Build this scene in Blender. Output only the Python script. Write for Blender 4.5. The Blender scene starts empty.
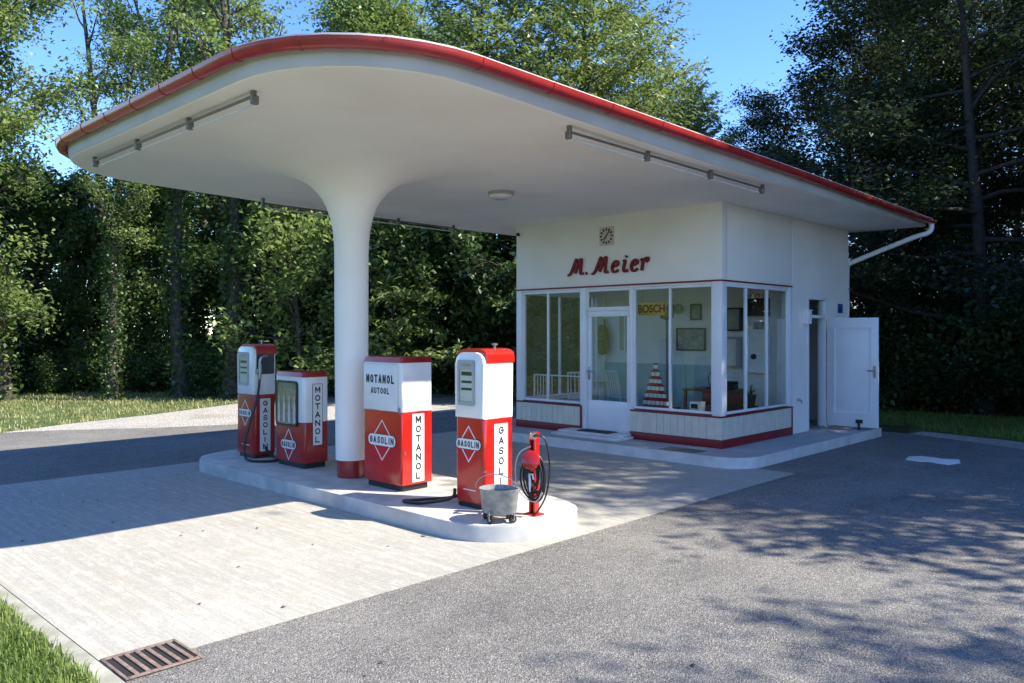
import bpy, bmesh, math, random
import numpy as np
from mathutils import Vector, Matrix
R = math.radians
scene = bpy.context.scene
COL = scene.collection

# ---------------------------------------------------------------- camera
# world frame: x along the shop front, y into the shop, origin = near corner of the shop on the ground
YAW = 43.9
cam_d = bpy.data.cameras.new('camera'); cam = bpy.data.objects.new('camera', cam_d); COL.objects.link(cam)
cam.location = (5.60, -9.98, 1.75)
cam_d.sensor_width = 36.0; cam_d.lens = 36.0 * 805 / 1024
cam.rotation_euler = (R(90), 0, R(YAW))
cam_d.shift_y = -9.5 / 1024
cam_d.clip_start = 0.05; cam_d.clip_end = 2000
scene.camera = cam

# ---------------------------------------------------------------- light
SUN = Vector((0.82, 0.50, 1.0)).normalized()
world = bpy.data.worlds.new('World'); scene.world = world; world.use_nodes = True
wn = world.node_tree.nodes; wl = world.node_tree.links; wn.clear()
sky = wn.new('ShaderNodeTexSky'); sky.sky_type = 'NISHITA'; sky.sun_disc = False
sky.sun_elevation = math.asin(SUN.z); sky.sun_rotation = math.atan2(SUN.x, SUN.y)
sky.air_density = 1.0; sky.dust_density = 0.05; sky.ozone_density = 4.5; sky.altitude = 600
bg = wn.new('ShaderNodeBackground'); bg.inputs['Strength'].default_value = 0.125
wo = wn.new('ShaderNodeOutputWorld')
hs = wn.new('ShaderNodeHueSaturation'); hs.inputs['Saturation'].default_value = 1.18; hs.inputs['Hue'].default_value = .510
wl.new(sky.outputs[0], hs.inputs['Color']); wl.new(hs.outputs[0], bg.inputs['Color']); wl.new(bg.outputs[0], wo.inputs['Surface'])
sun_d = bpy.data.lights.new('sun', 'SUN'); sun_d.energy = 3.4; sun_d.angle = R(0.53); sun_d.color = (1.0, 0.93, 0.79)
sun = bpy.data.objects.new('sun', sun_d); COL.objects.link(sun)
sun.rotation_euler = SUN.to_track_quat('Z', 'Y').to_euler(); sun.location = (30, 18, 40)
vs = scene.view_settings
vs.view_transform = 'Standard'; vs.look = 'None'; vs.gamma = 1.0; vs.use_curve_mapping = False; vs.exposure = 1.6

scene.cycles.max_bounces = 14; scene.cycles.diffuse_bounces = 8; scene.cycles.transparent_max_bounces = 16

# ---------------------------------------------------------------- pixel -> place helper
_c, _s = math.cos(R(YAW)), math.sin(R(YAW))
def at(px, depth, z=0.0):
    a = (px - 512) / 805.0
    return Vector((5.60 + depth * (-_s + a * _c), -9.98 + depth * (_c + a * _s), z))
def on_y(px, py, y):
    a = (px - 512) / 805.0
    t = (y + 9.98) / (_c + a * _s)
    return Vector((5.60 + t * (-_s + a * _c), y, 1.75 - t * (py - 332) / 805.0))

# ---------------------------------------------------------------- materials
MATS = {}
def mat(name, col, rough=0.5, col2=None, scale=5.0, bump=0.0, bscale=40.0, metal=0.0, spec=0.5, coat=0.0, detail=6.0, contrast=(0.35, 0.65)):
    if name in MATS: return MATS[name]
    m = bpy.data.materials.new(name); m.use_nodes = True
    n, l = m.node_tree.nodes, m.node_tree.links
    b = n['Principled BSDF']
    b.inputs['Base Color'].default_value = (*col, 1); b.inputs['Roughness'].default_value = rough
    b.inputs['Metallic'].default_value = metal; b.inputs['Specular IOR Level'].default_value = spec
    b.inputs['Coat Weight'].default_value = coat; b.inputs['Coat Roughness'].default_value = 0.08
    geo = n.new('ShaderNodeNewGeometry')
    if col2 is not None:
        t = n.new('ShaderNodeTexNoise'); t.inputs['Scale'].default_value = scale; t.inputs['Detail'].default_value = detail
        l.new(geo.outputs['Position'], t.inputs['Vector'])
        mr = n.new('ShaderNodeMapRange'); mr.inputs['From Min'].default_value = contrast[0]; mr.inputs['From Max'].default_value = contrast[1]
        l.new(t.outputs['Fac'], mr.inputs['Value'])
        mx = n.new('ShaderNodeMix'); mx.data_type = 'RGBA'
        mx.inputs['A'].default_value = (*col, 1); mx.inputs['B'].default_value = (*col2, 1)
        l.new(mr.outputs[0], mx.inputs['Factor']); l.new(mx.outputs['Result'], b.inputs['Base Color'])
    if bump > 0:
        t2 = n.new('ShaderNodeTexNoise'); t2.inputs['Scale'].default_value = bscale; t2.inputs['Detail'].default_value = 5
        l.new(geo.outputs['Position'], t2.inputs['Vector'])
        bp = n.new('ShaderNodeBump'); bp.inputs['Strength'].default_value = bump; bp.inputs['Distance'].default_value = 0.01
        l.new(t2.outputs['Fac'], bp.inputs['Height']); l.new(bp.outputs[0], b.inputs['Normal'])
    MATS[name] = m
    return m

WHITE = mat('white_render', (.87, .845, .80), .75, (.81, .785, .745), 1.3, .25, 60)
CANOPY = mat('canopy_render', (.90, .865, .80), .8, (.82, .775, .70), .9, .35, 14, contrast=(.42, .72))
FRAME = mat('white_gloss_paint', (.80, .81, .83), .3, (.74, .75, .78), 3, .05, 30)
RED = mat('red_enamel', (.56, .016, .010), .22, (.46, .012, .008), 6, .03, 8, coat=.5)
REDDULL = mat('red_enamel_dull', (.40, .014, .012), .3, (.30, .012, .012), 9, .05, 12, coat=.3)  # darker, slightly rougher red than the enamel above
GUTTER = mat('red_gutter_paint', (.38, .030, .028), .26, (.30, .026, .026), 8, .05, 20, coat=.15)
PLINTH = mat('dark_red_plinth', (.24, .008, .016), .45, (.19, .008, .014), 12, .1, 40)
PWHITE = mat('white_enamel', (.80, .80, .78), .22, (.74, .74, .71), 5, .02, 8, coat=.4)
BLACK = mat('black_rubber', (.012, .012, .013), .5, (.02, .02, .02), 20)
INK = mat('black_ink', (.015, .015, .018), .5, (.02, .02, .022), 30)
STEEL = mat('grey_steel', (.38, .38, .37), .35, (.28, .28, .27), 12, metal=.8)
GALV = mat('galvanised_steel', (.36, .375, .36), .6, (.22, .235, .22), 14, .2, 30, metal=.25)
CHROME = mat('chrome', (.7, .7, .7), .12, metal=1.0)
GREYP = mat('grey_panel', (.40, .40, .38), .4, (.34, .34, .32), 8)
SIGNRED = mat('sign_red', (.21, .004, .008), .5, (.165, .004, .008), 9, spec=.3)
TILE = mat('cream_tile', (.70, .655, .555), .3, (.62, .575, .485), 7, .05, 12, coat=.2)
GROUT = mat('tile_grout', (.30, .29, .27), .9, (.25, .24, .22), 20)
KERB = mat('pale_kerb_paint', (.66, .66, .65), .7, (.54, .54, .53), 5, .3, 50)
IRON = mat('rusty_iron', (.25, .185, .15), .7, (.15, .10, .08), 25, .4, 80)
PITSHADE = mat('pit_shade', (.012, .010, .009), .9, (.02, .018, .015), 10)  # near-black colour standing in for the shade below grate bars
ROOFTOP = mat('pale_roof_sheet', (.74, .70, .68), .4, (.62, .58, .56), 6, .1, 15)
LAMPG = mat('lamp_grey', (.17, .145, .12), .45, (.2, .19, .17), 20, metal=.3)
TUBEW = mat('unlit_tube_glass', (.74, .74, .72), .2, (.66, .66, .64), 10)
YELLOW = mat('sign_yellow', (.70, .46, .05), .4, (.60, .38, .04), 8)
BLUEP = mat('blue_plate', (.02, .06, .30), .3, (.02, .05, .24), 10)
WOODR = mat('red_brown_wood', (.26, .08, .04), .4, (.16, .045, .022), 8)
WOODD = mat('dark_wood', (.05, .03, .02), .4, (.03, .018, .012), 8)
TEAL = mat('pale_teal_dado', (.36, .50, .50), .6, (.32, .45, .46), 3)
INWALL = mat('interior_plaster', (.78, .78, .75), .8, (.72, .72, .69), 2)
FLOORI = mat('interior_floor', (.30, .27, .23), .4, (.22, .2, .18), 6)
POT = mat('dark_pot', (.05, .03, .025), .5, (.07, .04, .03), 10)
PAPER = mat('old_print', (.42, .40, .33), .6, (.20, .21, .18), 14)
KHAKI = mat('khaki_canvas', (.30, .27, .10), .8, (.2, .17, .06), 14)
CHAIRW = mat('white_chair_paint', (.78, .78, .76), .4, (.7, .7, .68), 10)
BARK = mat('bark', (.085, .070, .055), .9, (.035, .030, .025), 9, .8, 22)
BARKD = mat('dark_bark', (.045, .036, .030), .9, (.022, .018, .016), 9, .8, 22)
SOIL = mat('forest_floor', (.055, .050, .022), .95, (.035, .05, .012), 1.5, .5, 20)

def glass():
    m = bpy.data.materials.new('window_glass'); m.use_nodes = True
    n, l = m.node_tree.nodes, m.node_tree.links; n.clear()
    o = n.new('ShaderNodeOutputMaterial'); mx = n.new('ShaderNodeMixShader')
    t = n.new('ShaderNodeBsdfTransparent'); t.inputs['Color'].default_value = (.93, .95, .94, 1)
    g = n.new('ShaderNodeBsdfGlossy'); g.inputs['Roughness'].default_value = 0.0
    f = n.new('ShaderNodeFresnel')
    ns = n.new('ShaderNodeTexNoise'); ns.inputs['Scale'].default_value = 1.6
    geo = n.new('ShaderNodeNewGeometry'); l.new(geo.outputs['Position'], ns.inputs['Vector'])
    bp = n.new('ShaderNodeBump'); bp.inputs['Strength'].default_value = .06; bp.inputs['Distance'].default_value = .02
    l.new(ns.outputs['Fac'], bp.inputs['Height']); l.new(bp.outputs[0], g.inputs['Normal'])
    ior = n.new('ShaderNodeMapRange'); ior.inputs['To Min'].default_value = 1.52; ior.inputs['To Max'].default_value = 1/1.52   # thin sheet: same reflectance on both faces
    l.new(geo.outputs['Backfacing'], ior.inputs['Value']); l.new(ior.outputs[0], f.inputs['IOR'])
    l.new(f.outputs[0], mx.inputs[0]); l.new(t.outputs[0], mx.inputs[1]); l.new(g.outputs[0], mx.inputs[2])
    l.new(mx.outputs[0], o.inputs['Surface'])
    return m
GLASS = glass()

def leafmat(name, c1, c2, trans=.35, spec=.35):
    m = bpy.data.materials.new(name); m.use_nodes = True
    n, l = m.node_tree.nodes, m.node_tree.links; n.clear()
    o = n.new('ShaderNodeOutputMaterial'); geo = n.new('ShaderNodeNewGeometry'); oi = n.new('ShaderNodeObjectInfo')
    ns = n.new('ShaderNodeTexNoise'); ns.inputs['Scale'].default_value = .55; ns.inputs['Detail'].default_value = 3
    l.new(geo.outputs['Position'], ns.inputs['Vector'])
    ad = n.new('ShaderNodeMath'); ad.operation = 'MULTIPLY_ADD'; ad.inputs[1].default_value = .55
    l.new(geo.outputs['Random Per Island'], ad.inputs[0])
    m2 = n.new('ShaderNodeMath'); m2.operation = 'MULTIPLY_ADD'; m2.inputs[1].default_value = 1.6; m2.inputs[2].default_value = -.62
    l.new(ns.outputs['Fac'], m2.inputs[0]); l.new(m2.outputs[0], ad.inputs[2])
    m3 = n.new('ShaderNodeMath'); m3.operation = 'MULTIPLY_ADD'; m3.inputs[1].default_value = .3; m3.use_clamp = True
    l.new(oi.outputs['Random'], m3.inputs[0]); l.new(ad.outputs[0], m3.inputs[2])
    mx = n.new('ShaderNodeMix'); mx.data_type = 'RGBA'
    mx.inputs['A'].default_value = (*c1, 1); mx.inputs['B'].default_value = (*c2, 1); l.new(m3.outputs[0], mx.inputs['Factor'])
    p = n.new('ShaderNodeBsdfPrincipled'); p.inputs['Roughness'].default_value = .45; p.inputs['Specular IOR Level'].default_value = spec
    tr = n.new('ShaderNodeBsdfTranslucent'); ms = n.new('ShaderNodeMixShader'); ms.inputs[0].default_value = trans
    hs = n.new('ShaderNodeHueSaturation'); hs.inputs['Value'].default_value = 1.5; hs.inputs['Hue'].default_value = .495
    l.new(mx.outputs['Result'], p.inputs['Base Color']); l.new(mx.outputs['Result'], hs.inputs['Color']); l.new(hs.outputs[0], tr.inputs['Color'])
    l.new(p.outputs[0], ms.inputs[1]); l.new(tr.outputs[0], ms.inputs[2]); l.new(ms.outputs[0], o.inputs['Surface'])
    return m
LEAF = leafmat('leaf_green', (.040, .092, .020), (.240, .318, .095), .45, .55)
LEAFY = leafmat('leaf_yellow_green', (.070, .125, .024), (.265, .330, .090), .42, .5)
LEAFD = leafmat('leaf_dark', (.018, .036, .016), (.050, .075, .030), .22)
LEAFC = leafmat('conifer_spray', (.048, .095, .022), (.210, .275, .075), .35, .5)
IVYSHADE = leafmat('ivy_shade_leaf', (.018, .050, .014), (.085, .145, .036), .25, .5)  # ivy green; on understory trees and shrubs the dark tone stands for shade
GRASS = leafmat('grass_blade', (.075, .140, .022), (.250, .320, .080), .35)
GRASSD = leafmat('dry_grass_blade', (.125, .175, .040), (.42, .40, .19), .3)

def ground_mat(kind):
    m = bpy.data.materials.new(kind); m.use_nodes = True
    n, l = m.node_tree.nodes, m.node_tree.links; b = n['Principled BSDF']
    geo = n.new('ShaderNodeNewGeometry'); P = geo.outputs['Position']
    def noise(s, d=6, vec=P, rough=.6):
        t = n.new('ShaderNodeTexNoise'); t.inputs['Scale'].default_value = s; t.inputs['Detail'].default_value = d; t.inputs['Roughness'].default_value = rough
        l.new(vec, t.inputs['Vector']); return t.outputs['Fac']
    def rng(v, a, b_, c=0., d=1.):
        t = n.new('ShaderNodeMapRange'); t.inputs['From Min'].default_value = a; t.inputs['From Max'].default_value = b_
        t.inputs['To Min'].default_value = c; t.inputs['To Max'].default_value = d; l.new(v, t.inputs['Value']); return t.outputs[0]
    def mix(f, a, b_):
        t = n.new('ShaderNodeMix'); t.data_type = 'RGBA'; l.new(f, t.inputs['Factor'])
        for k, v in (('A', a), ('B', b_)):
            if isinstance(v, tuple): t.inputs[k].default_value = (*v, 1)
            else: l.new(v, t.inputs[k])
        return t.outputs['Result']
    def mapping(sx, sy, sz):
        t = n.new('ShaderNodeMapping'); t.inputs['Scale'].default_value = (sx, sy, sz); l.new(P, t.inputs['Vector']); return t.outputs[0]
    def vor(s):
        t = n.new('ShaderNodeTexVoronoi'); t.inputs['Scale'].default_value = s; l.new(P, t.inputs['Vector']); return t
    bp = n.new('ShaderNodeBump'); l.new(bp.outputs[0], b.inputs['Normal'])
    if kind == 'asphalt':
        c = mix(rng(noise(.6, 6), .34, .66), (.140, .131, .119), (.262, .246, .218))
        c = mix(rng(noise(2.2, 6), .45, .7, 0, .6), c, (.120, .116, .112))
        v = vor(120); v2 = n.new('ShaderNodeSeparateColor'); l.new(v.outputs['Color'], v2.inputs[0])
        c = mix(rng(v2.outputs[0], .58, 1, 0, .8), c, (.45, .425, .38))
        c = mix(rng(v2.outputs[1], .6, 1, 0, .85), c, (.035, .034, .034))
        c = mix(rng(noise(1.1, 6, mapping(1, .35, 1), .7), .54, .70, 0, .5), c, (.075, .072, .068))
        c = mix(rng(noise(7, 5), .48, .68, 0, .30), c, (.29, .275, .25))
        c = mix(rng(noise(28, 4), .45, .7, 0, .45), c, (.09, .088, .088))
        l.new(c, b.inputs['Base Color']); b.inputs['Roughness'].default_value = .85
        l.new(v.outputs['Distance'], bp.inputs['Height']); bp.inputs['Strength'].default_value = .7; bp.inputs['Distance'].default_value = .012
    elif kind == 'concrete':
        c = mix(rng(noise(.5, 6), .3, .7), (.325, .310, .270), (.43, .41, .36))
        st = noise(1.0, 6, mapping(.35, 17, 1), .65)
        c = mix(rng(st, .50, .66, 0, .85), c, (.49, .465, .395))
        c = mix(rng(noise(1.0, 6, mapping(.45, 24, 1), .7), .53, .68, 0, .55), c, (.25, .24, .215))
        c = mix(rng(noise(75, 4), .5, .72, 0, .75), c, (.24, .23, .205))
        c = mix(rng(noise(170, 2), .52, .66, 0, .5), c, (.23, .22, .20))
        c = mix(rng(noise(48, 3), .56, .72, 0, .6), c, (.57, .545, .48))
        c = mix(rng(noise(9, 6, P, .7), .5, .68, 0, .42), c, (.28, .265, .235))
        c = mix(rng(noise(5, 6, mapping(1, 3, 1), .7), .52, .66, 0, .5), c, (.58, .555, .50))
        c = mix(rng(noise(1.7, 5), .52, .72, 0, .5), c, (.36, .335, .25))
        c = mix(rng(noise(.8, 7, mapping(1, 1.6, 1), .75), .55, .7, 0, .4), c, (.30, .29, .27))
        l.new(c, b.inputs['Base Color']); b.inputs['Roughness'].default_value = .85
        l.new(st, bp.inputs['Height']); bp.inputs['Strength'].default_value = .9; bp.inputs['Distance'].default_value = .012
    elif kind == 'gravel':
        v = vor(38); v2 = n.new('ShaderNodeSeparateColor'); l.new(v.outputs['Color'], v2.inputs[0])
        c = mix(v2.outputs[0], (.32, .30, .27), (.62, .58, .52))
        c = mix(rng(noise(1.1), .5, .7, 0, .6), c, (.28, .26, .20))
        l.new(c, b.inputs['Base Color']); b.inputs['Roughness'].default_value = .9
        l.new(v.outputs['Distance'], bp.inputs['Height']); bp.inputs['Strength'].default_value = 1; bp.inputs['Distance'].default_value = .03
    elif kind == 'turf':
        c = mix(rng(noise(.25), .3, .7), (.060, .110, .022), (.105, .150, .035))
        c = mix(rng(noise(14), .4, .7), c, (.045, .075, .018))
        l.new(c, b.inputs['Base Color']); b.inputs['Roughness'].default_value = .9
        l.new(noise(30), bp.inputs['Height']); bp.inputs['Strength'].default_value = .8; bp.inputs['Distance'].default_value = .05
    return m
ASPHALT, CONCRETE, GRAVEL, TURF = (ground_mat(k) for k in ('asphalt', 'concrete', 'gravel', 'turf'))

# ---------------------------------------------------------------- mesh helpers
def tag(o, label=None, cat=None, group=None, kind=None):
    if label: o['label'] = label
    if cat: o['category'] = cat
    if group: o['group'] = group
    if kind: o['kind'] = kind
    return o
def thing(name, label, cat, loc=(0, 0, 0), group=None):
    o = bpy.data.objects.new(name, None); COL.objects.link(o); o.location = loc; o.empty_display_size = .2
    return tag(o, label, cat, group)
def link(name, me, parent=None, world_coords=True):
    o = bpy.data.objects.new(name, me); COL.objects.link(o)
    if parent is not None:
        o.parent = parent
        if world_coords:
            w = Vector((0, 0, 0)); p = parent
            while p is not None: w += p.location; p = p.parent
            o.location = -w
    return o
def fin(name, bm, m, parent=None, smooth=35):
    me = bpy.data.meshes.new(name); bmesh.ops.recalc_face_normals(bm, faces=bm.faces); bm.to_mesh(me); bm.free()
    me.materials.append(m)
    if smooth:
        me.shade_smooth(); me.set_sharp_from_angle(angle=R(smooth))
    return link(name, me, parent)
def BM(): return bmesh.new()
def box(bm, x0, x1, y0, y1, z0, z1, bev=0.0, seg=2, mtx=None):
    c = Vector(((x0+x1)/2, (y0+y1)/2, (z0+z1)/2))
    r = bmesh.ops.create_cube(bm, size=1.0)
    vsx = r['verts']
    for v in vsx: v.co = Vector((v.co.x*(x1-x0), v.co.y*(y1-y0), v.co.z*(z1-z0))) + c
    if bev > 0:
        es = list({e for v in vsx for e in v.link_edges})
        rr = bmesh.ops.bevel(bm, geom=es, offset=bev, segments=seg, affect='EDGES', profile=.5)
        vsx = list({v for f in rr['faces'] for v in f.verts} | {v for v in vsx if v.is_valid})
    if mtx is not None: bmesh.ops.transform(bm, matrix=mtx, verts=[v for v in vsx if v.is_valid])
    return bm
def prism(bm, prof, axis, a, b, bev=0):
    """prof = list of 2-D points; axis 'x': (y,z), 'y': (x,z), 'z': (x,y)"""
    def P(p, t):
        return {'x': (t, p[0], p[1]), 'y': (p[0], t, p[1]), 'z': (p[0], p[1], t)}[axis]
    lo = [bm.verts.new(P(p, a)) for p in prof]; hi = [bm.verts.new(P(p, b)) for p in prof]
    n = len(prof); fs = [bm.faces.new(lo), bm.faces.new(hi)]
    for i in range(n): fs.append(bm.faces.new((lo[i], lo[(i+1) % n], hi[(i+1) % n], hi[i])))
    if bev:
        es = [e for f in fs[:2] for e in f.edges]
        bmesh.ops.bevel(bm, geom=list(set(es)), offset=bev, segments=2, affect='EDGES', profile=.5)
    return bm
def rrect(x0, x1, z0, z1, r, n=6, corners=(1, 1, 1, 1)):
    pts = []
    for k, (cx, cz, a0) in enumerate(((x1-r, z1-r, 0), (x0+r, z1-r, 90), (x0+r, z0+r, 180), (x1-r, z0+r, 270))):
        if corners[k]:
            for i in range(n+1):
                a = R(a0 + 90*i/n); pts.append((cx + r*math.cos(a), cz + r*math.sin(a)))
        else: pts.append(((x1, z1), (x0, z1), (x0, z0), (x1, z0))[k])
    return pts
def ringframe(bm, outer, inner, axis, a, b):
    """frame between two profiles of equal length"""
    def P(p, t): return {'x': (t, p[0], p[1]), 'y': (p[0], t, p[1])}[axis]
    n = len(outer); L = [[bm.verts.new(P(p, t)) for p in pr] for t in (a, b) for pr in (outer, inner)]
    oa, ia, ob, ib = L
    for i in range(n):
        j = (i+1) % n
        for q in ((oa[i], oa[j], ia[j], ia[i]), (ob[i], ib[i], ib[j], ob[j]), (oa[i], ob[i], ob[j], oa[j]), (ia[i], ia[j], ib[j], ib[i])): bm.faces.new(q)
    return bm
def lathe(bm, prof, c=(0, 0, 0), n=32, sx=1, sy=1, cap=True):
    rings = []
    for r, z in prof: rings.append([bm.verts.new((c[0]+sx*r*math.cos(2*math.pi*i/n), c[1]+sy*r*math.sin(2*math.pi*i/n), c[2]+z)) for i in range(n)])
    for a, b in zip(rings, rings[1:]):
        for i in range(n): bm.faces.new((a[i], a[(i+1) % n], b[(i+1) % n], b[i]))
    if cap:
        if prof[0][0] > 1e-6: bm.faces.new(rings[0])
        if prof[-1][0] > 1e-6: bm.faces.new(rings[-1])
    return bm
def tube(bm, pts, r, n=8, closed=False):
    pts = [Vector(p) for p in pts]; N = len(pts); rs = r if isinstance(r, (list, tuple)) else [r]*N
    rings = []; up = None
    for i, p in enumerate(pts):
        if closed: d = pts[(i+1) % N] - pts[i-1]
        else: d = pts[min(i+1, N-1)] - pts[max(i-1, 0)]
        d = d.normalized() if d.length > 1e-9 else Vector((0, 0, 1))
        if up is None: up = d.orthogonal().normalized()
        u = up - d*up.dot(d); u = u.normalized() if u.length > 1e-6 else d.orthogonal().normalized(); up = u
        v = d.cross(u)
        rings.append([bm.verts.new(p + rs[i]*(u*math.cos(2*math.pi*k/n) + v*math.sin(2*math.pi*k/n))) for k in range(n)])
    m = N if closed else N-1
    for i in range(m):
        a, b = rings[i], rings[(i+1) % N]
        for k in range(n): bm.faces.new((a[k], a[(k+1) % n], b[(k+1) % n], b[k]))
    if not closed: bm.faces.new(rings[0]); bm.faces.new(rings[-1])
    return bm
def spline(pts, n=8):
    P = [Vector(p) for p in pts]; out = []
    for i in range(len(P)-1):
        p0, p1, p2, p3 = P[max(i-1, 0)], P[i], P[i+1], P[min(i+2, len(P)-1)]
        for k in range(n):
            t = k/n
            out.append(.5*((2*p1) + (p2-p0)*t + (2*p0-5*p1+4*p2-p3)*t*t + (3*p1-p0-3*p2+p3)*t**3))
    out.append(P[-1]); return out
FACE_F = Matrix(((1, 0, 0, 0), (0, 0, -1, 0), (0, 1, 0, 0), (0, 0, 0, 1)))    # text facing -y
FACE_R = Matrix(((0, 0, 1, 0), (1, 0, 0, 0), (0, 1, 0, 0), (0, 0, 0, 1)))     # text facing +x
def text_bm(bm, s, size, pos, face, weight=.0, sx=1.0, thick=.002, center=True):
    cu = bpy.data.curves.new('t', 'FONT'); cu.body = s; cu.size = size; cu.offset = weight; cu.extrude = thick; cu.resolution_u = 4
    cu.align_x = 'CENTER' if center else 'LEFT'; cu.align_y = 'CENTER' if center else 'BOTTOM_BASELINE'
    ob = bpy.data.objects.new('t', cu); COL.objects.link(ob)
    dg = bpy.context.evaluated_depsgraph_get(); me = bpy.data.meshes.new_from_object(ob.evaluated_get(dg))
    me.transform(Matrix.Translation(pos) @ face @ Matrix.Diagonal((sx, 1, 1, 1)))
    bm.from_mesh(me); bpy.data.meshes.remove(me); bpy.data.objects.remove(ob); bpy.data.curves.remove(cu)
    return bm
def fast_mesh(name, V, F, m):
    """V (n,3) array, F (k,4) or (k,3) array"""
    me = bpy.data.meshes.new(name); V = np.asarray(V, np.float32); F = np.asarray(F, np.int32)
    me.vertices.add(len(V)); me.vertices.foreach_set('co', V.ravel())
    k = F.shape[1]; me.loops.add(F.size); me.loops.foreach_set('vertex_index', F.ravel())
    me.polygons.add(len(F)); me.polygons.foreach_set('loop_start', np.arange(0, F.size, k, dtype=np.int32))
    me.update(calc_edges=True); me.materials.append(m)
    return me

# ================================================================ SETTING
rngp = random.Random(5)
def sheet(name, poly, z0, z1, m):
    bm = BM(); prism(bm, poly, 'z', z0, z1)
    o = fin(name, bm, m, smooth=0); return tag(o, kind='structure')
bm = BM(); bmesh.ops.create_grid(bm, x_segments=8, y_segments=8, size=300)
bmesh.ops.translate(bm, vec=(0, 0, -.06), verts=bm.verts)
tag(fin('ground', bm, SOIL, smooth=0), kind='structure')
# asphalt yard and approach road
yard = [(-10.0, -14.0), (-10.46, -6.08), (-11.05, -4.9), (-11.75, -2.9), (-12.85, -.5), (-14.2, 3.0), (-10, 6.2), (-4.2, 6.2), (-4.2, 4.8), (.9, 4.75), (2.0, 4.35), (3.6, 3.55), (9, 1.2), (16, -3), (20, -14)]
sheet('asphalt_yard', yard, -.05, 0, ASPHALT)
sheet('concrete_pad', [(-4.95, -8.42), (1.24, -8.42), (1.22, -.4), (-4.95, -.4)], 0.0, .005, CONCRETE)
sheet('pad_kerb_strip', [(-6.5, -8.56), (1.44, -8.56), (1.44, -8.43), (-6.5, -8.43)], 0.0, .009, mat('strip_concrete', (.40, .39, .34), .85, (.26, .26, .20), 5, .3, 50))
sheet('gravel_verge', [(-10.46, -6.05), (-11.03, -4.9), (-11.72, -2.9), (-12.82, -.5), (-14.1, 2.9), (-10, 6.0), (-7.6, 2.0), (-8.3, -1.6), (-9.3, -4.0), (-10.1, -5.2)], .001, .005, GRAVEL)
sheet('gravel_edge', [(.9, 4.75), (.95, 5.3), (2.3, 5.0), (4.0, 4.2), (9.3, 1.9), (9, 1.2), (3.6, 3.55), (2.0, 4.35)], -.05, -.006, GRAVEL)
sheet('lawn', [(-4, 6.2), (-4, 8.6), (3.2, 8.8), (10, 5.5), (9.3, 1.9), (4.0, 4.2), (2.3, 5.0), (.95, 5.3), (.9, 4.75), (.5, 6.2)], -.05, .004, TURF)
sheet('grass_verge', [(-30, -14), (-26, 4), (-14.4, 4.0), (-14.2, 3.0), (-12.85, -.5), (-11.75, -2.9), (-11.05, -4.9), (-10.46, -6.08), (-10.0, -14)], -.05, .003, TURF)
sheet('front_grass', [(-9.9, -14), (-9.0, -8.62), (1.52, -8.58), (2.2, -14)], -.05, .006, TURF)
# meadow bank on the far side of the road, in front of the shop (seen only mirrored in the shop windows)
NX, NY = 60, 50; bm = BM(); grid = []
for j in range(NY+1):
    row = []
    for i in range(NX+1):
        x = -70 + 90*i/NX; y = -14 - 60*j/NY; d = -14-y
        z = -.05 + 6.5*(1-math.exp(-max(0, d-1)/13)) + .35*math.sin(x*.21+1)*min(1, d/8) + .2*math.sin(x*.5+y*.3)*min(1, d/8)
        row.append(bm.verts.new((x, y, z)))
    grid.append(row)
for j in range(NY):
    for i in range(NX): bm.faces.new((grid[j][i], grid[j][i+1], grid[j+1][i+1], grid[j+1][i]))
tag(fin('meadow_bank', bm, TURF, smooth=180), kind='structure')

# shop apron with rounded near corner, and the pump island
def arc(cx, cy, r, a0, a1, n=10): return [(cx+r*math.cos(R(a0+(a1-a0)*i/n)), cy+r*math.sin(R(a0+(a1-a0)*i/n))) for i in range(n+1)]
def kerbed(name, poly, z0, z1, mtop, mside, inset=.0):
    bm = BM(); prism(bm, poly, 'z', z0, z1)
    top = [f for f in bm.faces if all(abs(v.co.z-z1) < 1e-6 for v in f.verts)]
    es = [e for f in top for e in f.edges]
    bmesh.ops.bevel(bm, geom=es, offset=.02, segments=2, affect='EDGES', profile=.5)
    o = fin(name, bm, mtop, smooth=40); return tag(o, kind='structure')
APRON = mat('apron_concrete', (.42, .43, .43), .8, (.34, .345, .35), 2.5, .3, 60)
ISLAND = mat('island_concrete', (.58, .56, .52), .75, (.42, .41, .385), 4.5, .10, 60)
ap = [(-4.75, 4.6), (-4.75, -.30)] + arc(-4.35, -.30, .4, 180, 270) + arc(.28, -.28, .42, 270, 360) + [(.70, 4.02), (.0, 4.6)]
kerbed('shop_apron', ap, -.02, .14, APRON, KERB)
# pale kerb face round the apron: thin proud band
def band(name, path, h0, h1, t, m, parent=None):
    bm = BM(); n = len(path); P = [Vector((p[0], p[1], 0)) for p in path]; off = []
    for i in range(n):
        d = (P[min(i+1, n-1)] - P[max(i-1, 0)]).normalized(); off.append(P[i] + Vector((d.y, -d.x, 0))*t)
    r = [[bm.verts.new((p.x, p.y, z)) for p in q] for q in (P, off) for z in (h0, h1)]
    for i in range(n-1):
        for a, b in ((0, 1), (1, 3), (3, 2), (2, 0)): bm.faces.new((r[a][i], r[a][i+1], r[b][i+1], r[b][i]))
    for i in (0, n-1): bm.faces.new((r[0][i], r[1][i], r[3][i], r[2][i]))
    return fin(name, bm, m, parent, smooth=30)
tag(band('apron_kerb', [(-4.75, 4.6), (-4.75, -.30)] + arc(-4.35, -.30, .4, 180, 270) + arc(.28, -.28, .42, 270, 360) + [(.70, 4.02)], -.02, .146, .012, KERB), kind='structure')
isl = arc(-4.02, -4.75, .70, 90, 270, 18) + arc(.42, -4.75, .70, -90, 90, 18)
kerbed('pump_island', isl, -.02, .15, ISLAND, KERB)

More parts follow.
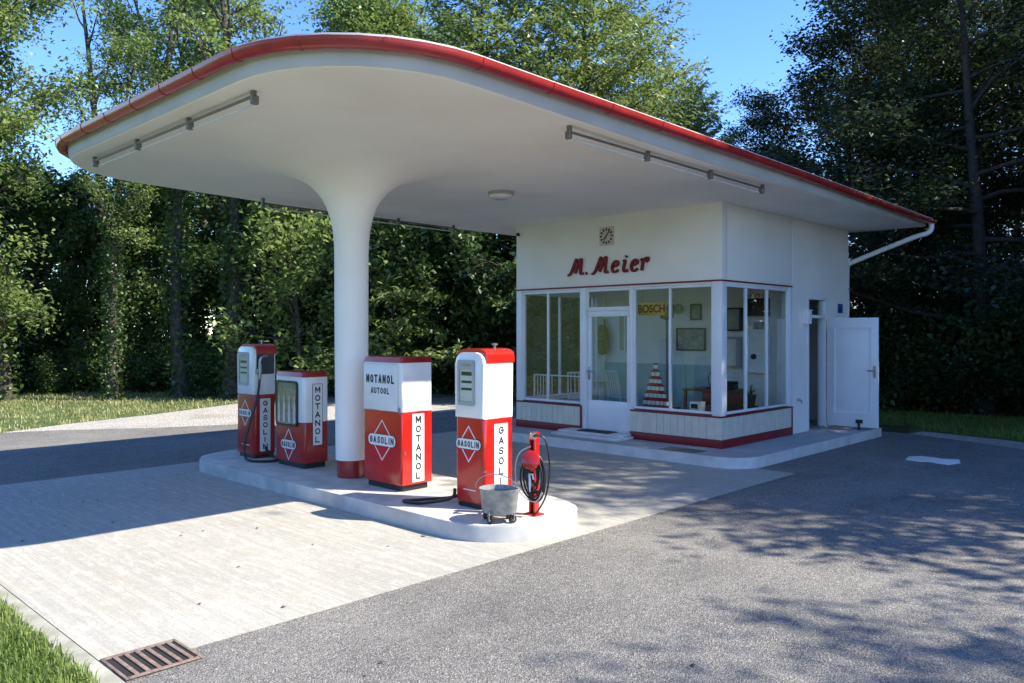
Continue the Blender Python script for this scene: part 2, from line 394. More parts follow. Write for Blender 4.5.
# ================================================================ SHOP + CANOPY (one building)
shop = thing('petrol_station', 'small white petrol station with a glazed shop and a sweeping canopy on one column', 'petrol station', (-1.95, 0, 0))
WT = .16    # wall thickness
def wall(x0, x1, y0, y1, z0, z1, m=WHITE, name='wall', bev=.006): return fin(name, box(BM(), x0, x1, y0, y1, z0, z1, bev), m, shop)
W = -3.9
wall(W, 0, 0, WT, 2.475, 3.62)                          # fascia over shop front
wall(-WT, 0, WT, 2.2, 2.475, 3.62)                      # over side window
fin('wall', prism(BM(), [(2.2, .14), (2.78, .14), (2.78, 2.33), (3.52, 2.33), (3.52, .14), (4.47, .14), (4.47, 3.62), (2.2, 3.62)], 'x', -WT, -.012), WHITE, shop, 30)   # side wall with the door opening
wall(W, -WT, 4.31, 4.47, .14, 3.60)                     # back wall
wall(W, W+WT, 2.2, 4.31, .14, 3.60)                     # left wall rear
wall(W, W+WT, WT, 2.2, 2.475, 3.60)
wall(W+.0, -.0-WT, 2.28, 2.38, .16, 3.5, INWALL, 'partition_wall')
fin('floor', box(BM(), W+.02, -.02, .02, 4.3, .142, .16), FLOORI, shop)
fin('room_ceiling', box(BM(), W+WT, -WT, WT, 2.28, 2.62, 2.68), INWALL, shop)
fin('dado_panel', box(BM(), W+WT, -1.25, 2.262, 2.279, .17, 1.18), TEAL, shop)
# corner posts, door posts
for x0, x1, y0, y1 in ((-.15, 0, 0, .13), (W, W+.12, 0, .13), (-2.50, -2.40, .01, .13), (-1.545, -1.50, .01, .13), (W, W+.13, 2.07, 2.199), (-.13, 0, 2.09, 2.199)):
    fin('post', box(BM(), x0, x1, y0, y1, .585 if x0 not in (-2.50, -1.545) else .16, 2.474, .006), FRAME, shop)
fin('trim_strip', box(BM(), -.010, .006, 2.19, 2.225, 2.44, 3.60), FRAME, shop)
def redline(x0, x1, y0, y1, z0, z1, name='red_trim'): return fin(name, box(BM(), x0, x1, y0, y1, z0, z1, .002), PLINTH, shop)
redline(W-.006, .006, -.008, .02, 2.452, 2.474); redline(-.02, .008, .022, 2.19, 2.452, 2.474)
# windows: frame > mullion, pane
def window_front(x0, x1, z0, z1, splits, y=.035):
    f = .035
    bm = BM()
    for a in ((x0, x1, z0, z0+f), (x0, x1, z1-f, z1), (x0, x0+f, z0+f, z1-f), (x1-f, x1, z0+f, z1-f)):
        box(bm, a[0], a[1], y, y+.05, a[2], a[3], .004)
    fr = fin('window_frame', bm, FRAME, shop)
    xs = [x0+f] + list(splits) + [x1-f]
    for s in splits: fin('mullion', box(BM(), s-.016, s+.016, y+.002, y+.048, z0+f, z1-f, .003), FRAME, fr)
    for a, b in zip(xs, xs[1:]): fin('pane', box(BM(), a-.002, b+.002, y+.02, y+.026, z0+f-.004, z1-f+.004), GLASS, fr, 0)
def window_side(y0, y1, z0, z1, splits, x=-.085):
    f = .035; bm = BM()
    for a in ((y0, y1, z0, z0+f), (y0, y1, z1-f, z1), (y0, y0+f, z0+f, z1-f), (y1-f, y1, z0+f, z1-f)):
        box(bm, x, x+.05, a[0], a[1], a[2], a[3], .004)
    fr = fin('window_frame', bm, FRAME, shop)
    ys = [y0+f] + list(splits) + [y1-f]
    for s in splits: fin('mullion', box(BM(), x+.002, x+.048, s-.016, s+.016, z0+f, z1-f, .003), FRAME, fr)
    for a, b in zip(ys, ys[1:]): fin('pane', box(BM(), x+.02, x+.026, a-.002, b+.002, z0+f-.004, z1-f+.004), GLASS, fr, 0)
window_front(W+.12, -2.50, .60, 2.42, [-3.22])
window_front(-1.50, -.15, .60, 2.42, [-.86])
window_front(-2.40, -1.545, 2.105, 2.42, [])
window_side(.13, 2.09, .60, 2.42, [.74, 1.39], -.06)
window_side(.13, 2.07, .60, 2.42, [1.1], W+.01)
for x0, x1 in ((W+.12, -2.50), (-1.50, -.15)): fin('head_board', box(BM(), x0, x1, .02, .12, 2.421, 2.473, .003), FRAME, shop)
fin('head_board', box(BM(), -2.40, -1.545, .02, .12, 2.421, 2.473, .003), FRAME, shop)
fin('head_board', box(BM(), -.12, -.005, .131, 2.089, 2.421, 2.473, .003), FRAME, shop)
fin('head_board', box(BM(), W+.005, W+.12, .131, 2.069, 2.421, 2.473, .003), FRAME, shop)
# plinth: backing, red base, red top trim, tiles one by one
def plinth_front(x0, x1):
    p = fin('plinth_wall', box(BM(), x0, x1, .012, .12, .141, .562), GROUT, shop)
    redline(x0, x1, -.012, .012, .142, .255, 'red_base'); redline(x0, x1, -.010, .13, .563, .584)
    xe = x1 if x1 > -.3 else x1-.03
    if xe != x1: redline(x1-.03, x1+.002, -.011, .0118, .256, .562)
    n = round((xe-x0)/.118); w = (xe-x0)/n
    for i in range(n):
        bm = BM(); box(bm, x0+i*w+.002, x0+(i+1)*w-.002, -.004+rngp.uniform(-.001, .001), .0115, .2585, .5595, .003, 1); fin('tile', bm, TILE, p, 30)
plinth_front(W, -2.47)
plinth_front(-1.53, .0)
p = fin('plinth_wall', box(BM(), -.12, -.012, .125, 2.16, .141, .562), GROUT, shop)
redline(-.0118, .012, -.0125, 2.16, .142, .255, 'red_base'); redline(-.13, .010, .131, 2.195, .563, .584); redline(-.0115, .011, 2.165, 2.195, .142, .562)
n = 17; w = 2.15/n
for i in range(n): fin('tile', box(BM(), -.0115, .003+rngp.uniform(-.001, .001), .012+i*w+.002, .012+(i+1)*w-.002, .2585, .5595, .003, 1), TILE, p, 30)
fin('plinth_wall', box(BM(), W+.01, W+.12, .13, 2.19, .141, .562), TILE, shop)
fin('plinth_cap', box(BM(), W+.01, W+.13, .13, 2.19, .563, .59), FRAME, shop)
# shop door
dr = fin('door', box(box(box(box(box(BM(), -2.395, -1.55, .05, .09, .20, .68, .004), -2.395, -2.315, .05, .09, .681, 1.99, .003), -1.63, -1.55, .05, .09, .681, 1.99, .003), -2.395, -1.55, .05, .09, 1.991, 2.075, .003), -2.39, -1.555, .055, .085, .166, .199), FRAME, shop)
fin('pane', box(BM(), -2.316, -1.629, .066, .072, .678, 1.992), GLASS, dr, 0)
fin('transom_bar', box(BM(), -2.40, -1.545, .03, .10, 2.078, 2.104, .003), FRAME, shop)
bm = BM(); tube(bm, [(-2.355, .05, 1.13), (-2.355, -.01, 1.13)], .012); tube(bm, [(-2.355, -.01, 1.13), (-2.25, -.012, 1.125)], .011); box(bm, -2.375, -2.335, .042, .05, 1.0, 1.2, .003)
fin('door_handle', bm, STEEL, dr)
# step
fin('door_step', box(box(BM(), -2.74, -1.46, -.44, -.014, .1405, .185, .008), -2.66, -1.50, -.36, -.013, .186, .222, .008), KERB, shop)
# side door: frame, open leaf, transom
fr = fin('side_door_frame', box(box(box(box(BM(), -.13, -.005, 2.781, 2.83, .141, 2.329, .004), -.13, -.005, 3.495, 3.519, .141, 2.329, .004), -.13, -.005, 2.831, 3.494, 2.285, 2.329, .004), -.13, -.005, 2.831, 3.494, 1.98, 2.03, .004), FRAME, shop)
fin('transom_pane', box(BM(), -.07, -.064, 2.83, 3.47, 2.03, 2.285), GLASS, fr, 0)
leaf_p = Vector((.012, 3.50, 0)); LA = 4.0
M4 = Matrix.Translation(leaf_p) @ Matrix.Rotation(R(LA), 4, 'Z')
bm = BM(); box(bm, 0, .82, -.02, .02, .185, 1.985, .004, 2, M4)
sd = fin('side_door', bm, FRAME, shop)
bm = BM(); o_ = rrect(.11, .72, .40, 1.83, .02, 3); i_ = rrect(.135, .695, .425, 1.805, .012, 3); ringframe(bm, o_, i_, 'y', -.032, -.0202); bmesh.ops.transform(bm, matrix=M4, verts=bm.verts); fin('panel_moulding', bm, FRAME, sd)
bm = BM(); box(bm, .74, .785, -.028, -.0202, 1.0, 1.20, .003, 1, M4); tube(bm, [M4 @ Vector((.765, -.028, 1.12)), M4 @ Vector((.765, -.07, 1.12))], .011); tube(bm, [M4 @ Vector((.765, -.07, 1.12)), M4 @ Vector((.66, -.072, 1.12))], .010); fin('door_handle', bm, STEEL, sd)
bm = BM(); box(bm, .47, .58, -.045, -.0202, .25, .31, .004, 1, M4); box(bm, .51, .54, -.06, -.021, .145, .26, .004, 1, M4); box(bm, .50, .55, -.075, -.021, .143, .165, .004, 1, M4); fin('door_stop', bm, BLACK, sd)

# ---- canopy
CX0, CX1, CYF, CYR, CR = -4.96, 1.30, -7.20, 4.95, 1.36
CC = Vector((-1.875, -4.78))
def zu(y):
    t = min(1, max(0, (-y-2)/5)); return 3.545 + .085*t*t*(3-2*t)
def zg(y): return 3.725 + (.010*(-y) if y < 0 else -.016*y) + .0
def outline(inset, nseg=9):
    x0, x1, yf, yr, r = CX0+inset, CX1-inset, CYF+inset, CYR-inset, CR-inset
    pts = []
    def seg(a, b, n): return [(a[0]+(b[0]-a[0])*i/n, a[1]+(b[1]-a[1])*i/n) for i in range(n)]
    pts += seg((x1, yr), (x1, yf+r), 16)
    pts += [(x1-r+r*math.cos(R(-90*i/nseg)), yf+r+r*math.sin(R(-90*i/nseg))) for i in range(nseg)]
    pts += seg((x1-r, yf), (x0+r, yf), 8)
    pts += [(x0+r-r*math.sin(R(90*i/nseg)), yf+r-r*math.cos(R(90*i/nseg))) for i in range(nseg)]
    pts += seg((x0, yf+r), (x0, yr), 16)
    pts += seg((x0, yr), (x1, yr), 8)
    return pts
def colprof(r):      # drop below the underside at radius r from the column axis
    pts = [(.187, 1.0), (.192, .85), (.205, .72), (.235, .58), (.275, .47), (.33, .37), (.41, .275), (.52, .19), (.68, .115), (.88, .055), (1.10, .018), (1.35, 0)]
    for (a, b), (c, d) in zip(pts, pts[1:]):
        if a <= r <= c: return b + (d-b)*(r-a)/(c-a)
    return 0 if r > 1.35 else 1.0
bm = BM(); rings = []
out = outline(.17); N = len(out)
def ring(f): rings.append([bm.verts.new(f(i)) for i in range(N)])
dirs = [(Vector(o)-CC).normalized() for o in out]
for t in (0, .08, .2, .35, .5, .65, .8, .92, 1.0):
    def f(i, t=t):
        p = (CC + dirs[i]*1.35).lerp(Vector(out[i]), t); return (p.x, p.y, zu(p.y))
    ring(f)
for ins, k in ((.152, .006), (.142, .022), (.134, .06), (.122, None)):
    q = outline(ins)
    ring(lambda i: (q[i][0], q[i][1], (zu(q[i][1])+k) if k is not None else zg(q[i][1])-.03))
q = outline(.10); ring(lambda i: (q[i][0], q[i][1], zg(q[i][1])+.030))
q = outline(.055); ring(lambda i: (q[i][0], q[i][1], zg(q[i][1])+.026))
q = outline(.055); ring(lambda i: (q[i][0], q[i][1], zg(q[i][1])+.044))
for t in (.06, .3, .7):
    ring(lambda i: (*(Vector(q[i]).lerp(Vector((-1.85, -1.2)), t)), zg(q[i][1]) + .046 + .25*t))
for a, b in zip(rings, rings[1:]):
    for i in range(N): bm.faces.new((a[i], a[(i+1) % N], b[(i+1) % N], b[i]))
bm.faces.new(rings[-1])
can = fin('canopy', bm, CANOPY, shop, 40)
can.data.materials.append(ROOFTOP); can.data.materials.append(mat('fascia_grey', (.56, .545, .51), .8, (.48, .47, .44), 2, .15, 30))  # fascia band greyer than the underside
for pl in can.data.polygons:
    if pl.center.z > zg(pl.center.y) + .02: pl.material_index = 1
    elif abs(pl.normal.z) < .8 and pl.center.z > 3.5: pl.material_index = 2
# column with flared head
bm = BM(); rr = [1.35, 1.22, 1.10, .98, .88, .78, .68, .60, .52, .46, .41, .365, .33, .30, .275, .255, .235, .22, .205, .197, .192, .187]
rings = []
for r in rr: rings.append([bm.verts.new((CC.x+d.x*r, CC.y+d.y*r, zu(CC.y+d.y*r*min(1, r)) - colprof(r) - (0.0006 if r == 1.35 else 0))) for d in dirs])
for r, z in ((.184, 1.6), (.178, .9), (.172, .345)): rings.append([bm.verts.new((CC.x+d.x*r, CC.y+d.y*r, z)) for d in dirs])
for a, b in zip(rings, rings[1:]):
    for i in range(N): bm.faces.new((a[i], a[(i+1) % N], b[(i+1) % N], b[i]))
bm.faces.new(rings[-1])
colm = fin('column', bm, CANOPY, shop, 60)
bm = BM(); lathe(bm, [(.158, .148), (.158, .346)], (CC.x, CC.y, 0), 40); fin('column_base', bm, GUTTER, colm, 40)

# gutter: half-round, runs round both sides and the rounded front
def gpath(inset):
    o = outline(inset); return [Vector((p[0], p[1], zg(p[1]))) for p in o[:16+9+8+9+17]]
gp = gpath(.0)
def sweep(path, prof, m, name, parent, closed_prof=True):
    bm = BM(); rings = []
    n = len(path)
    for i, p in enumerate(path):
        d = (path[min(i+1, n-1)] - path[max(i-1, 0)]); d.z = 0; d.normalize(); o = Vector((-d.y, d.x, 0))
        if i in (0, n-1): pass
        rings.append([bm.verts.new(p + o*a + Vector((0, 0, b))) for a, b in prof])
    k = len(prof)
    for a, b in zip(rings, rings[1:]):
        for j in range(k): bm.faces.new((a[j], a[(j+1) % k], b[(j+1) % k], b[j]))
    bm.faces.new(rings[0]); bm.faces.new(rings[-1])
    return fin(name, bm, m, parent, 50)
# outward normal sign: path runs clockwise (seen from above) -> outward is left of travel turned; tested by centre
_d = gp[1]-gp[0]; _o = Vector((-_d.y, _d.x, 0)); sgn = 1 if _o.dot(Vector((1, 0, 0))) > 0 else -1
r1, r2 = .056, .050
def gprof(ra, rb, c=-.060):
    a = [(sgn*(c+ra*math.cos(R(t))), ra*math.sin(R(t))-.01) for t in range(0, -181, -20)]
    b = [(sgn*(c+rb*math.cos(R(t))), rb*math.sin(R(t))-.01) for t in range(-180, 1, 20)]
    return a + [(sgn*(c-ra), .004), (sgn*(c-rb), .004)] + b + [(sgn*(c+rb), .010), (sgn*(c+ra+.004), .010)]
gut = sweep(gp, gprof(r1, r2), GUTTER, 'gutter', can)
# joint bands
L = [0]
for a, b in zip(gp, gp[1:]): L.append(L[-1] + (b-a).length)
s = .35
while s < L[-1]-.3:
    i = max(k for k in range(len(L)-1) if L[k] <= s)
    t = (s-L[i])/(L[i+1]-L[i]); p = gp[i].lerp(gp[i+1], t); d = (gp[i+1]-gp[i]).normalized()
    sweep([p-d*.013, p+d*.013], gprof(r1+.005, r1+.001), GUTTER, 'gutter_bracket', gut)
    s += .80 if not (gp[i].y < -5.8) else .62
# outlet and downpipe at the rear right corner
bm = BM(); tube(bm, spline([(1.235, 4.86, 3.60), (1.235, 4.86, 3.50), (1.16, 4.84, 3.43), (.95, 4.80, 3.37), (.10, 4.56, 3.02), (-.02, 4.54, 2.95), (-.06, 4.53, 2.83), (-.06, 4.53, .16)], 6), .043, 12)
fin('downpipe', bm, FRAME, can)
for z in (2.5, 1.2): fin('pipe_clip', box(BM(), -.115, -.005, 4.471, 4.59, z, z+.03), STEEL, can)

# ---- things fixed to the shop
# lettering M. Meier : slanted brush script, each letter a part
sign = thing('shop_sign', 'dark red raised script letters reading M. Meier above the shop window', 'sign', (-1.95, 0, 2.7))
U, VH = .302, .240
def stroke(bm, pts, w0, y0=-.032, y1=-.006):
    P = spline([Vector((p[0], p[1], 0)) for p in pts], 6); n = len(P); lo = []
    for i, p in enumerate(P):
        d = (P[min(i+1, n-1)]-P[max(i-1, 0)]).normalized()
        w = w0 * (0.62 + .38*abs(d.y))          # broad-nib look
        o = Vector((-d.y, d.x, 0))*w
        lo.append((p+o, p-o))
    vs_ = [[bm.verts.new((q.x, y, q.y)) for q in pr for y in (y0, y1)] for pr in lo]
    for a, b in zip(vs_, vs_[1:]):
        bm.faces.new((a[0], a[2], b[2], b[0])); bm.faces.new((a[1], b[1], b[3], a[3])); bm.faces.new((a[0], b[0], b[1], a[1])); bm.faces.new((a[2], a[3], b[3], b[2]))
    for a in (vs_[0], vs_[-1]): bm.faces.new((a[0], a[1], a[3], a[2]))
Mst = [[(0, -.03), (.12, .0), (.25, .16), (.42, .58), (.56, .95)], [(.53, 1.0), (.60, .96), (.58, .5), (.53, .10)], [(.50, .10), (.66, .50), (.80, .82), (.88, .96)], [(.86, 1.0), (.93, .95), (.89, .45), (.88, .10), (.95, .01), (1.06, .06)]]
est = [[(.10, .34), (.36, .42), (.44, .58), (.34, .70), (.18, .60), (.08, .34), (.12, .08), (.26, .0), (.46, .12)]]
ist = [[(.10, .66), (.22, .68), (.14, .30), (.14, .06), (.26, .0), (.38, .10)], [(.27, .90), (.32, .98)]]
rst = [[(.02, .62), (.16, .70), (.14, .40), (.08, .0)], [(.14, .46), (.26, .68), (.38, .76), (.52, .74)], [(.46, .76), (.44, .62), (.36, .52)]]
x0s, z0s = -2.74, 2.665
for ox, st, nm in ((0, Mst, 'letter'), (1.22, [[(0, .0), (.09, .07)]], 'full_stop'), (1.62, Mst, 'letter'), (2.86, est, 'letter'), (3.52, ist, 'letter'), (4.04, est, 'letter'), (4.66, rst, 'letter')):
    bm = BM()
    for sidx, spts in enumerate(st): stroke(bm, [(x0s+U*(ox+p[0]), z0s+VH*p[1]) for p in spts], .0235, -.032-.0007*sidx, -.006+.0007*sidx)
    fin(nm, bm, SIGNRED, sign, 30)
bm = BM(); box(bm, -2.7, -1.2, -.0055, -.0005, 2.70, 2.712); fin('mounting_rail', bm, WHITE, sign)
# clock
ck = thing('wall_clock', 'square pale wall clock with dark hour marks above the shop lettering', 'clock', (-1.965, 0, 3.23))
fin('clock_plate', prism(BM(), rrect(-2.10, -1.83, 3.085, 3.375, .02, 3), 'y', -.018, -.001), mat('clock_plate', (.66, .58, .55), .5, (.58, .5, .48), 8), ck)
for k in range(12):
    a = R(30*k); M = Matrix.Translation((-1.965, 0, 3.23)) @ Matrix.Rotation(a, 4, 'Y')
    bm = BM(); box(bm, -.012, .012, -.024, -.0185, .085, .125, 0, 1, M); fin('hour_mark', bm, INK, ck, 0)
for a, l_, w_ in ((-142, .07, .010), (38, .10, .007)):
    bm = BM(); box(bm, -w_, w_, -.031+.003*(a > 0), -.0275+.003*(a > 0), -.015, l_, 0, 1, Matrix.Translation((-1.965, 0, 3.23)) @ Matrix.Rotation(R(a), 4, 'Y')); fin('clock_hand', bm, INK, ck, 0)
# small camera/lamp, junction box, number plate, hook
o = fin('wall_sensor', lathe(BM(), [(.0, 0), (.028, .005), (.03, .03), (.02, .055), (0, .06)], (0, 0, 0), 14), BLACK); o.rotation_euler = (R(90), 0, 0); o.location = (-3.84, -.001, 3.41)
tag(o, 'tiny black round sensor on the top left corner of the shop front', 'sensor')
mb = thing('letter_box', 'small white box on the wall beside the side door', 'box', (0, 2.72, 1.9))
fin('box_body', box(BM(), -.011, .075, 2.60, 2.76, 1.88, 2.09, .01), FRAME, mb); fin('box_lid', box(BM(), -.010, .085, 2.59, 2.77, 2.091, 2.108, .004), FRAME, mb)
npl = thing('house_number_plate', 'small blue enamel number plate near the rear end of the side wall', 'number plate', (0, 4.1, 2.1))
fin('plate', box(BM(), -.0115, .006, 3.99, 4.18, 2.08, 2.24, .003), BLUEP, npl)
hk = fin('wall_tap', tube(tube(BM(), [(-.012, 2.38, .67), (.06, 2.38, .67), (.075, 2.38, .62)], .013), [(.035, 2.35, .70), (.035, 2.41, .70)], .006), STEEL)
tag(hk, 'little metal tap low on the white side wall', 'tap')

# lamps under the canopy
def tube_lamp(p0, p1, label):
    p0, p1 = Vector(p0), Vector(p1); d = (p1-p0).normalized(); side = Vector((-d.y, d.x, 0)).normalized()
    t = thing('tube_lamp', label, 'lamp', (p0+p1)/2, 'fluorescent lamps under the canopy')
    r = Vector((0, 0, .022)) - side*.0
    fin('rail', tube(BM(), [p0+r, p1+r], .013, 8), LAMPG, t)
    for k in range(3):
        a = p0.lerp(p1, k/3+.008); b = p0.lerp(p1, (k+1)/3-.008); fin('glass_tube', tube(BM(), [a-Vector((0, 0, .028))+side*.03, b-Vector((0, 0, .028))+side*.03], .009, 8), TUBEW, t)
    for k in range(4):
        c = p0.lerp(p1, k/3); bm = BM(); M = Matrix.Translation(c) @ Matrix.Rotation(math.atan2(d.y, d.x), 4, 'Z')
        box(bm, -.022, .022, -.02, .042, -.04, .03, .008, 1, M); box(bm, -.018, .018, -.015, .02, .03, zu(c.y)-c.z+.004, 0, 1, M); fin('socket', bm, LAMPG, t)
tube_lamp((-3.62, -6.86, 3.565), (-.20, -6.86, 3.565), 'long tube lamp under the curved front end of the canopy')
tube_lamp((1.00, -4.46, 3.51), (1.00, -.80, 3.475), 'long tube lamp under the right-hand side of the canopy')
tube_lamp((-4.50, -4.40, 3.49), (-4.50, -.90, 3.475), 'long tube lamp under the far left side of the canopy, behind the column')
dl = thing('ceiling_lamp', 'round white ceiling lamp under the canopy between column and shop', 'lamp', (-1.68, -2.62, 3.5))
zc = zu(-2.62)
fin('lamp_base', lathe(BM(), [(.165, 0), (.165, .045)], (-1.68, -2.62, zc-.044), 32), GREYP, dl)
fin('lamp_cover', lathe(BM(), [(0, -.05), (.09, -.046), (.14, -.03), (.158, 0)], (-1.68, -2.62, zc-.0445), 32), PWHITE, dl)

# ================================================================ PUMPS AND CABINETS
IZ = .15
def emblem(parent, cx, cz, y, w, h):
    """white outlined rhombus with a lozenge bar reading GASOLIN, on a face looking to -y"""
    bm = BM(); t = .010
    o_ = [(cx, cz+h/2), (cx-w/2, cz), (cx, cz-h/2), (cx+w/2, cz)]
    k = 1-2*t/w*1.25
    i_ = [(cx+(x-cx)*k, cz+(z-cz)*k) for x, z in o_]
    ringframe(bm, o_, i_, 'y', y-.004, y-.0008); e = fin('emblem_diamond', bm, PWHITE, parent, 0)
    bw, bh = w*1.22, h*.27
    bm = BM(); prism(bm, rrect(cx-bw/2-.004, cx+bw/2+.004, cz-bh/2-.004, cz+bh/2+.004, bh/2, 6), 'y', y-.0058, y-.0041); fin('emblem_border', bm, INK, e, 0)
    bm = BM(); prism(bm, rrect(cx-bw/2, cx+bw/2, cz-bh/2, cz+bh/2, bh/2-.002, 6), 'y', y-.008, y-.0059); fin('emblem_bar', bm, PWHITE, e, 0)
    bm = BM(); block_text(bm, 'GASOLIN', bh*.62, bw*.88, (cx, y-.0095, cz), FACE_F, .20); fin('lettering', bm, INK, e, 0)
GLYPH = {
    'M': [[(0, 0), (0, 1)], [(0, 1), (.5, .28)], [(.5, .28), (1, 1)], [(1, 1), (1, 0)]],
    'O': [[(.5+.5*math.cos(R(a)), .5+.5*math.sin(R(a))) for a in range(0, 361, 20)]],
    'T': [[(0, 1), (1, 1)], [(.5, 1), (.5, 0)]],
    'A': [[(0, 0), (.5, 1)], [(.5, 1), (1, 0)], [(.2, .30), (.8, .30)]],
    'N': [[(0, 0), (0, 1)], [(0, 1), (1, 0)], [(1, 0), (1, 1)]],
    'L': [[(.05, 1), (.05, 0)], [(.05, 0), (.9, 0)]],
    'G': [[(.5+.5*math.cos(R(a)), .5+.5*math.sin(R(a))) for a in range(40, 361, 20)], [(1, .5), (.55, .5)]],
    'S': [[(.94, .82), (.75, .97), (.5, 1), (.2, .93), (.08, .75), (.2, .58), (.5, .5), (.82, .42), (.94, .25), (.8, .06), (.5, 0), (.22, .03), (.05, .18)]],
    'I': [[(.5, 0), (.5, 1)]],
    'U': [[(0, 1), (0, .4), (.08, .15), (.28, .02), (.5, 0), (.72, .02), (.92, .15), (1, .4), (1, 1)]],
}
def block_text(bm, s, h, w, pos, face, weight):
    '''flat printed sans capitals, h high and w wide in all, centred on pos; weight = stroke / height'''
    M = Matrix.Translation(pos) @ face; th = h*weight/2; adv = [.42 if c == 'I' else 1 for c in s]; gap = .30
    cell = w/(sum(adv)+gap*(len(s)-1)) if len(s) > 1 else w
    x = -w/2
    for k, ch in enumerate(s):
        cw = cell*adv[k]; gw = max(1e-4, cw-2*th) if ch != 'I' else .0
        for q, st in enumerate(GLYPH[ch]):
            P = [Vector(((x+cw/2 if ch == 'I' else x+th+gw*p[0]), -h/2+th+(h-2*th)*p[1], .0002*q)) for p in st]; n = len(P); rows = []
            for i, p in enumerate(P):
                closed = (P[0]-P[-1]).length < 1e-6
                a = P[i-1] if i > 0 else (P[-2] if closed else P[0]); b = P[i+1] if i < n-1 else (P[1] if closed else P[-1])
                d = (b-a).normalized(); o = Vector((-d.y, d.x, 0))*th
                e = Vector((0, 0, 0)) if closed else (-d*th if i == 0 else (d*th if i == n-1 else Vector((0, 0, 0))))
                rows.append((bm.verts.new(M @ (p+o+e)), bm.verts.new(M @ (p-o+e))))
            for a, b in zip(rows, rows[1:]): bm.faces.new((a[0], a[1], b[1], b[0]))
        x += cell*(adv[k]+gap)
    return bm
def vstrip(parent, s, x, yc, z0, z1, w, dark=False):
    """upright white name strip on a face looking to +x"""
    p = fin('name_strip', prism(BM(), rrect(yc-w/2, yc+w/2, z0, z1, .008, 2), 'x', x+.001, x+.005), PWHITE, parent, 0)
    bm = BM(); n = len(s); dz = (z1-z0-.03)/n
    for i, ch in enumerate(s): block_text(bm, ch, dz*.74, min(w*.62, dz*.72)*(.3 if ch == 'I' else 1), (x+.0064, yc, z1-.015-dz*(i+.5)), FACE_R, .205)
    fin('lettering', bm, INK, p, 0)
    if dark:
        bm = BM(); ringframe(bm, rrect(yc-w/2-.006, yc+w/2+.006, z0-.006, z1+.006, .012, 2), rrect(yc-w/2, yc+w/2, z0, z1, .008, 2), 'x', x+.001, x+.0045); fin('strip_border', bm, INK, p, 0)
def plan(x0, x1, y0, y1, r): return rrect(x0, x1, y0, y1, r, 5)

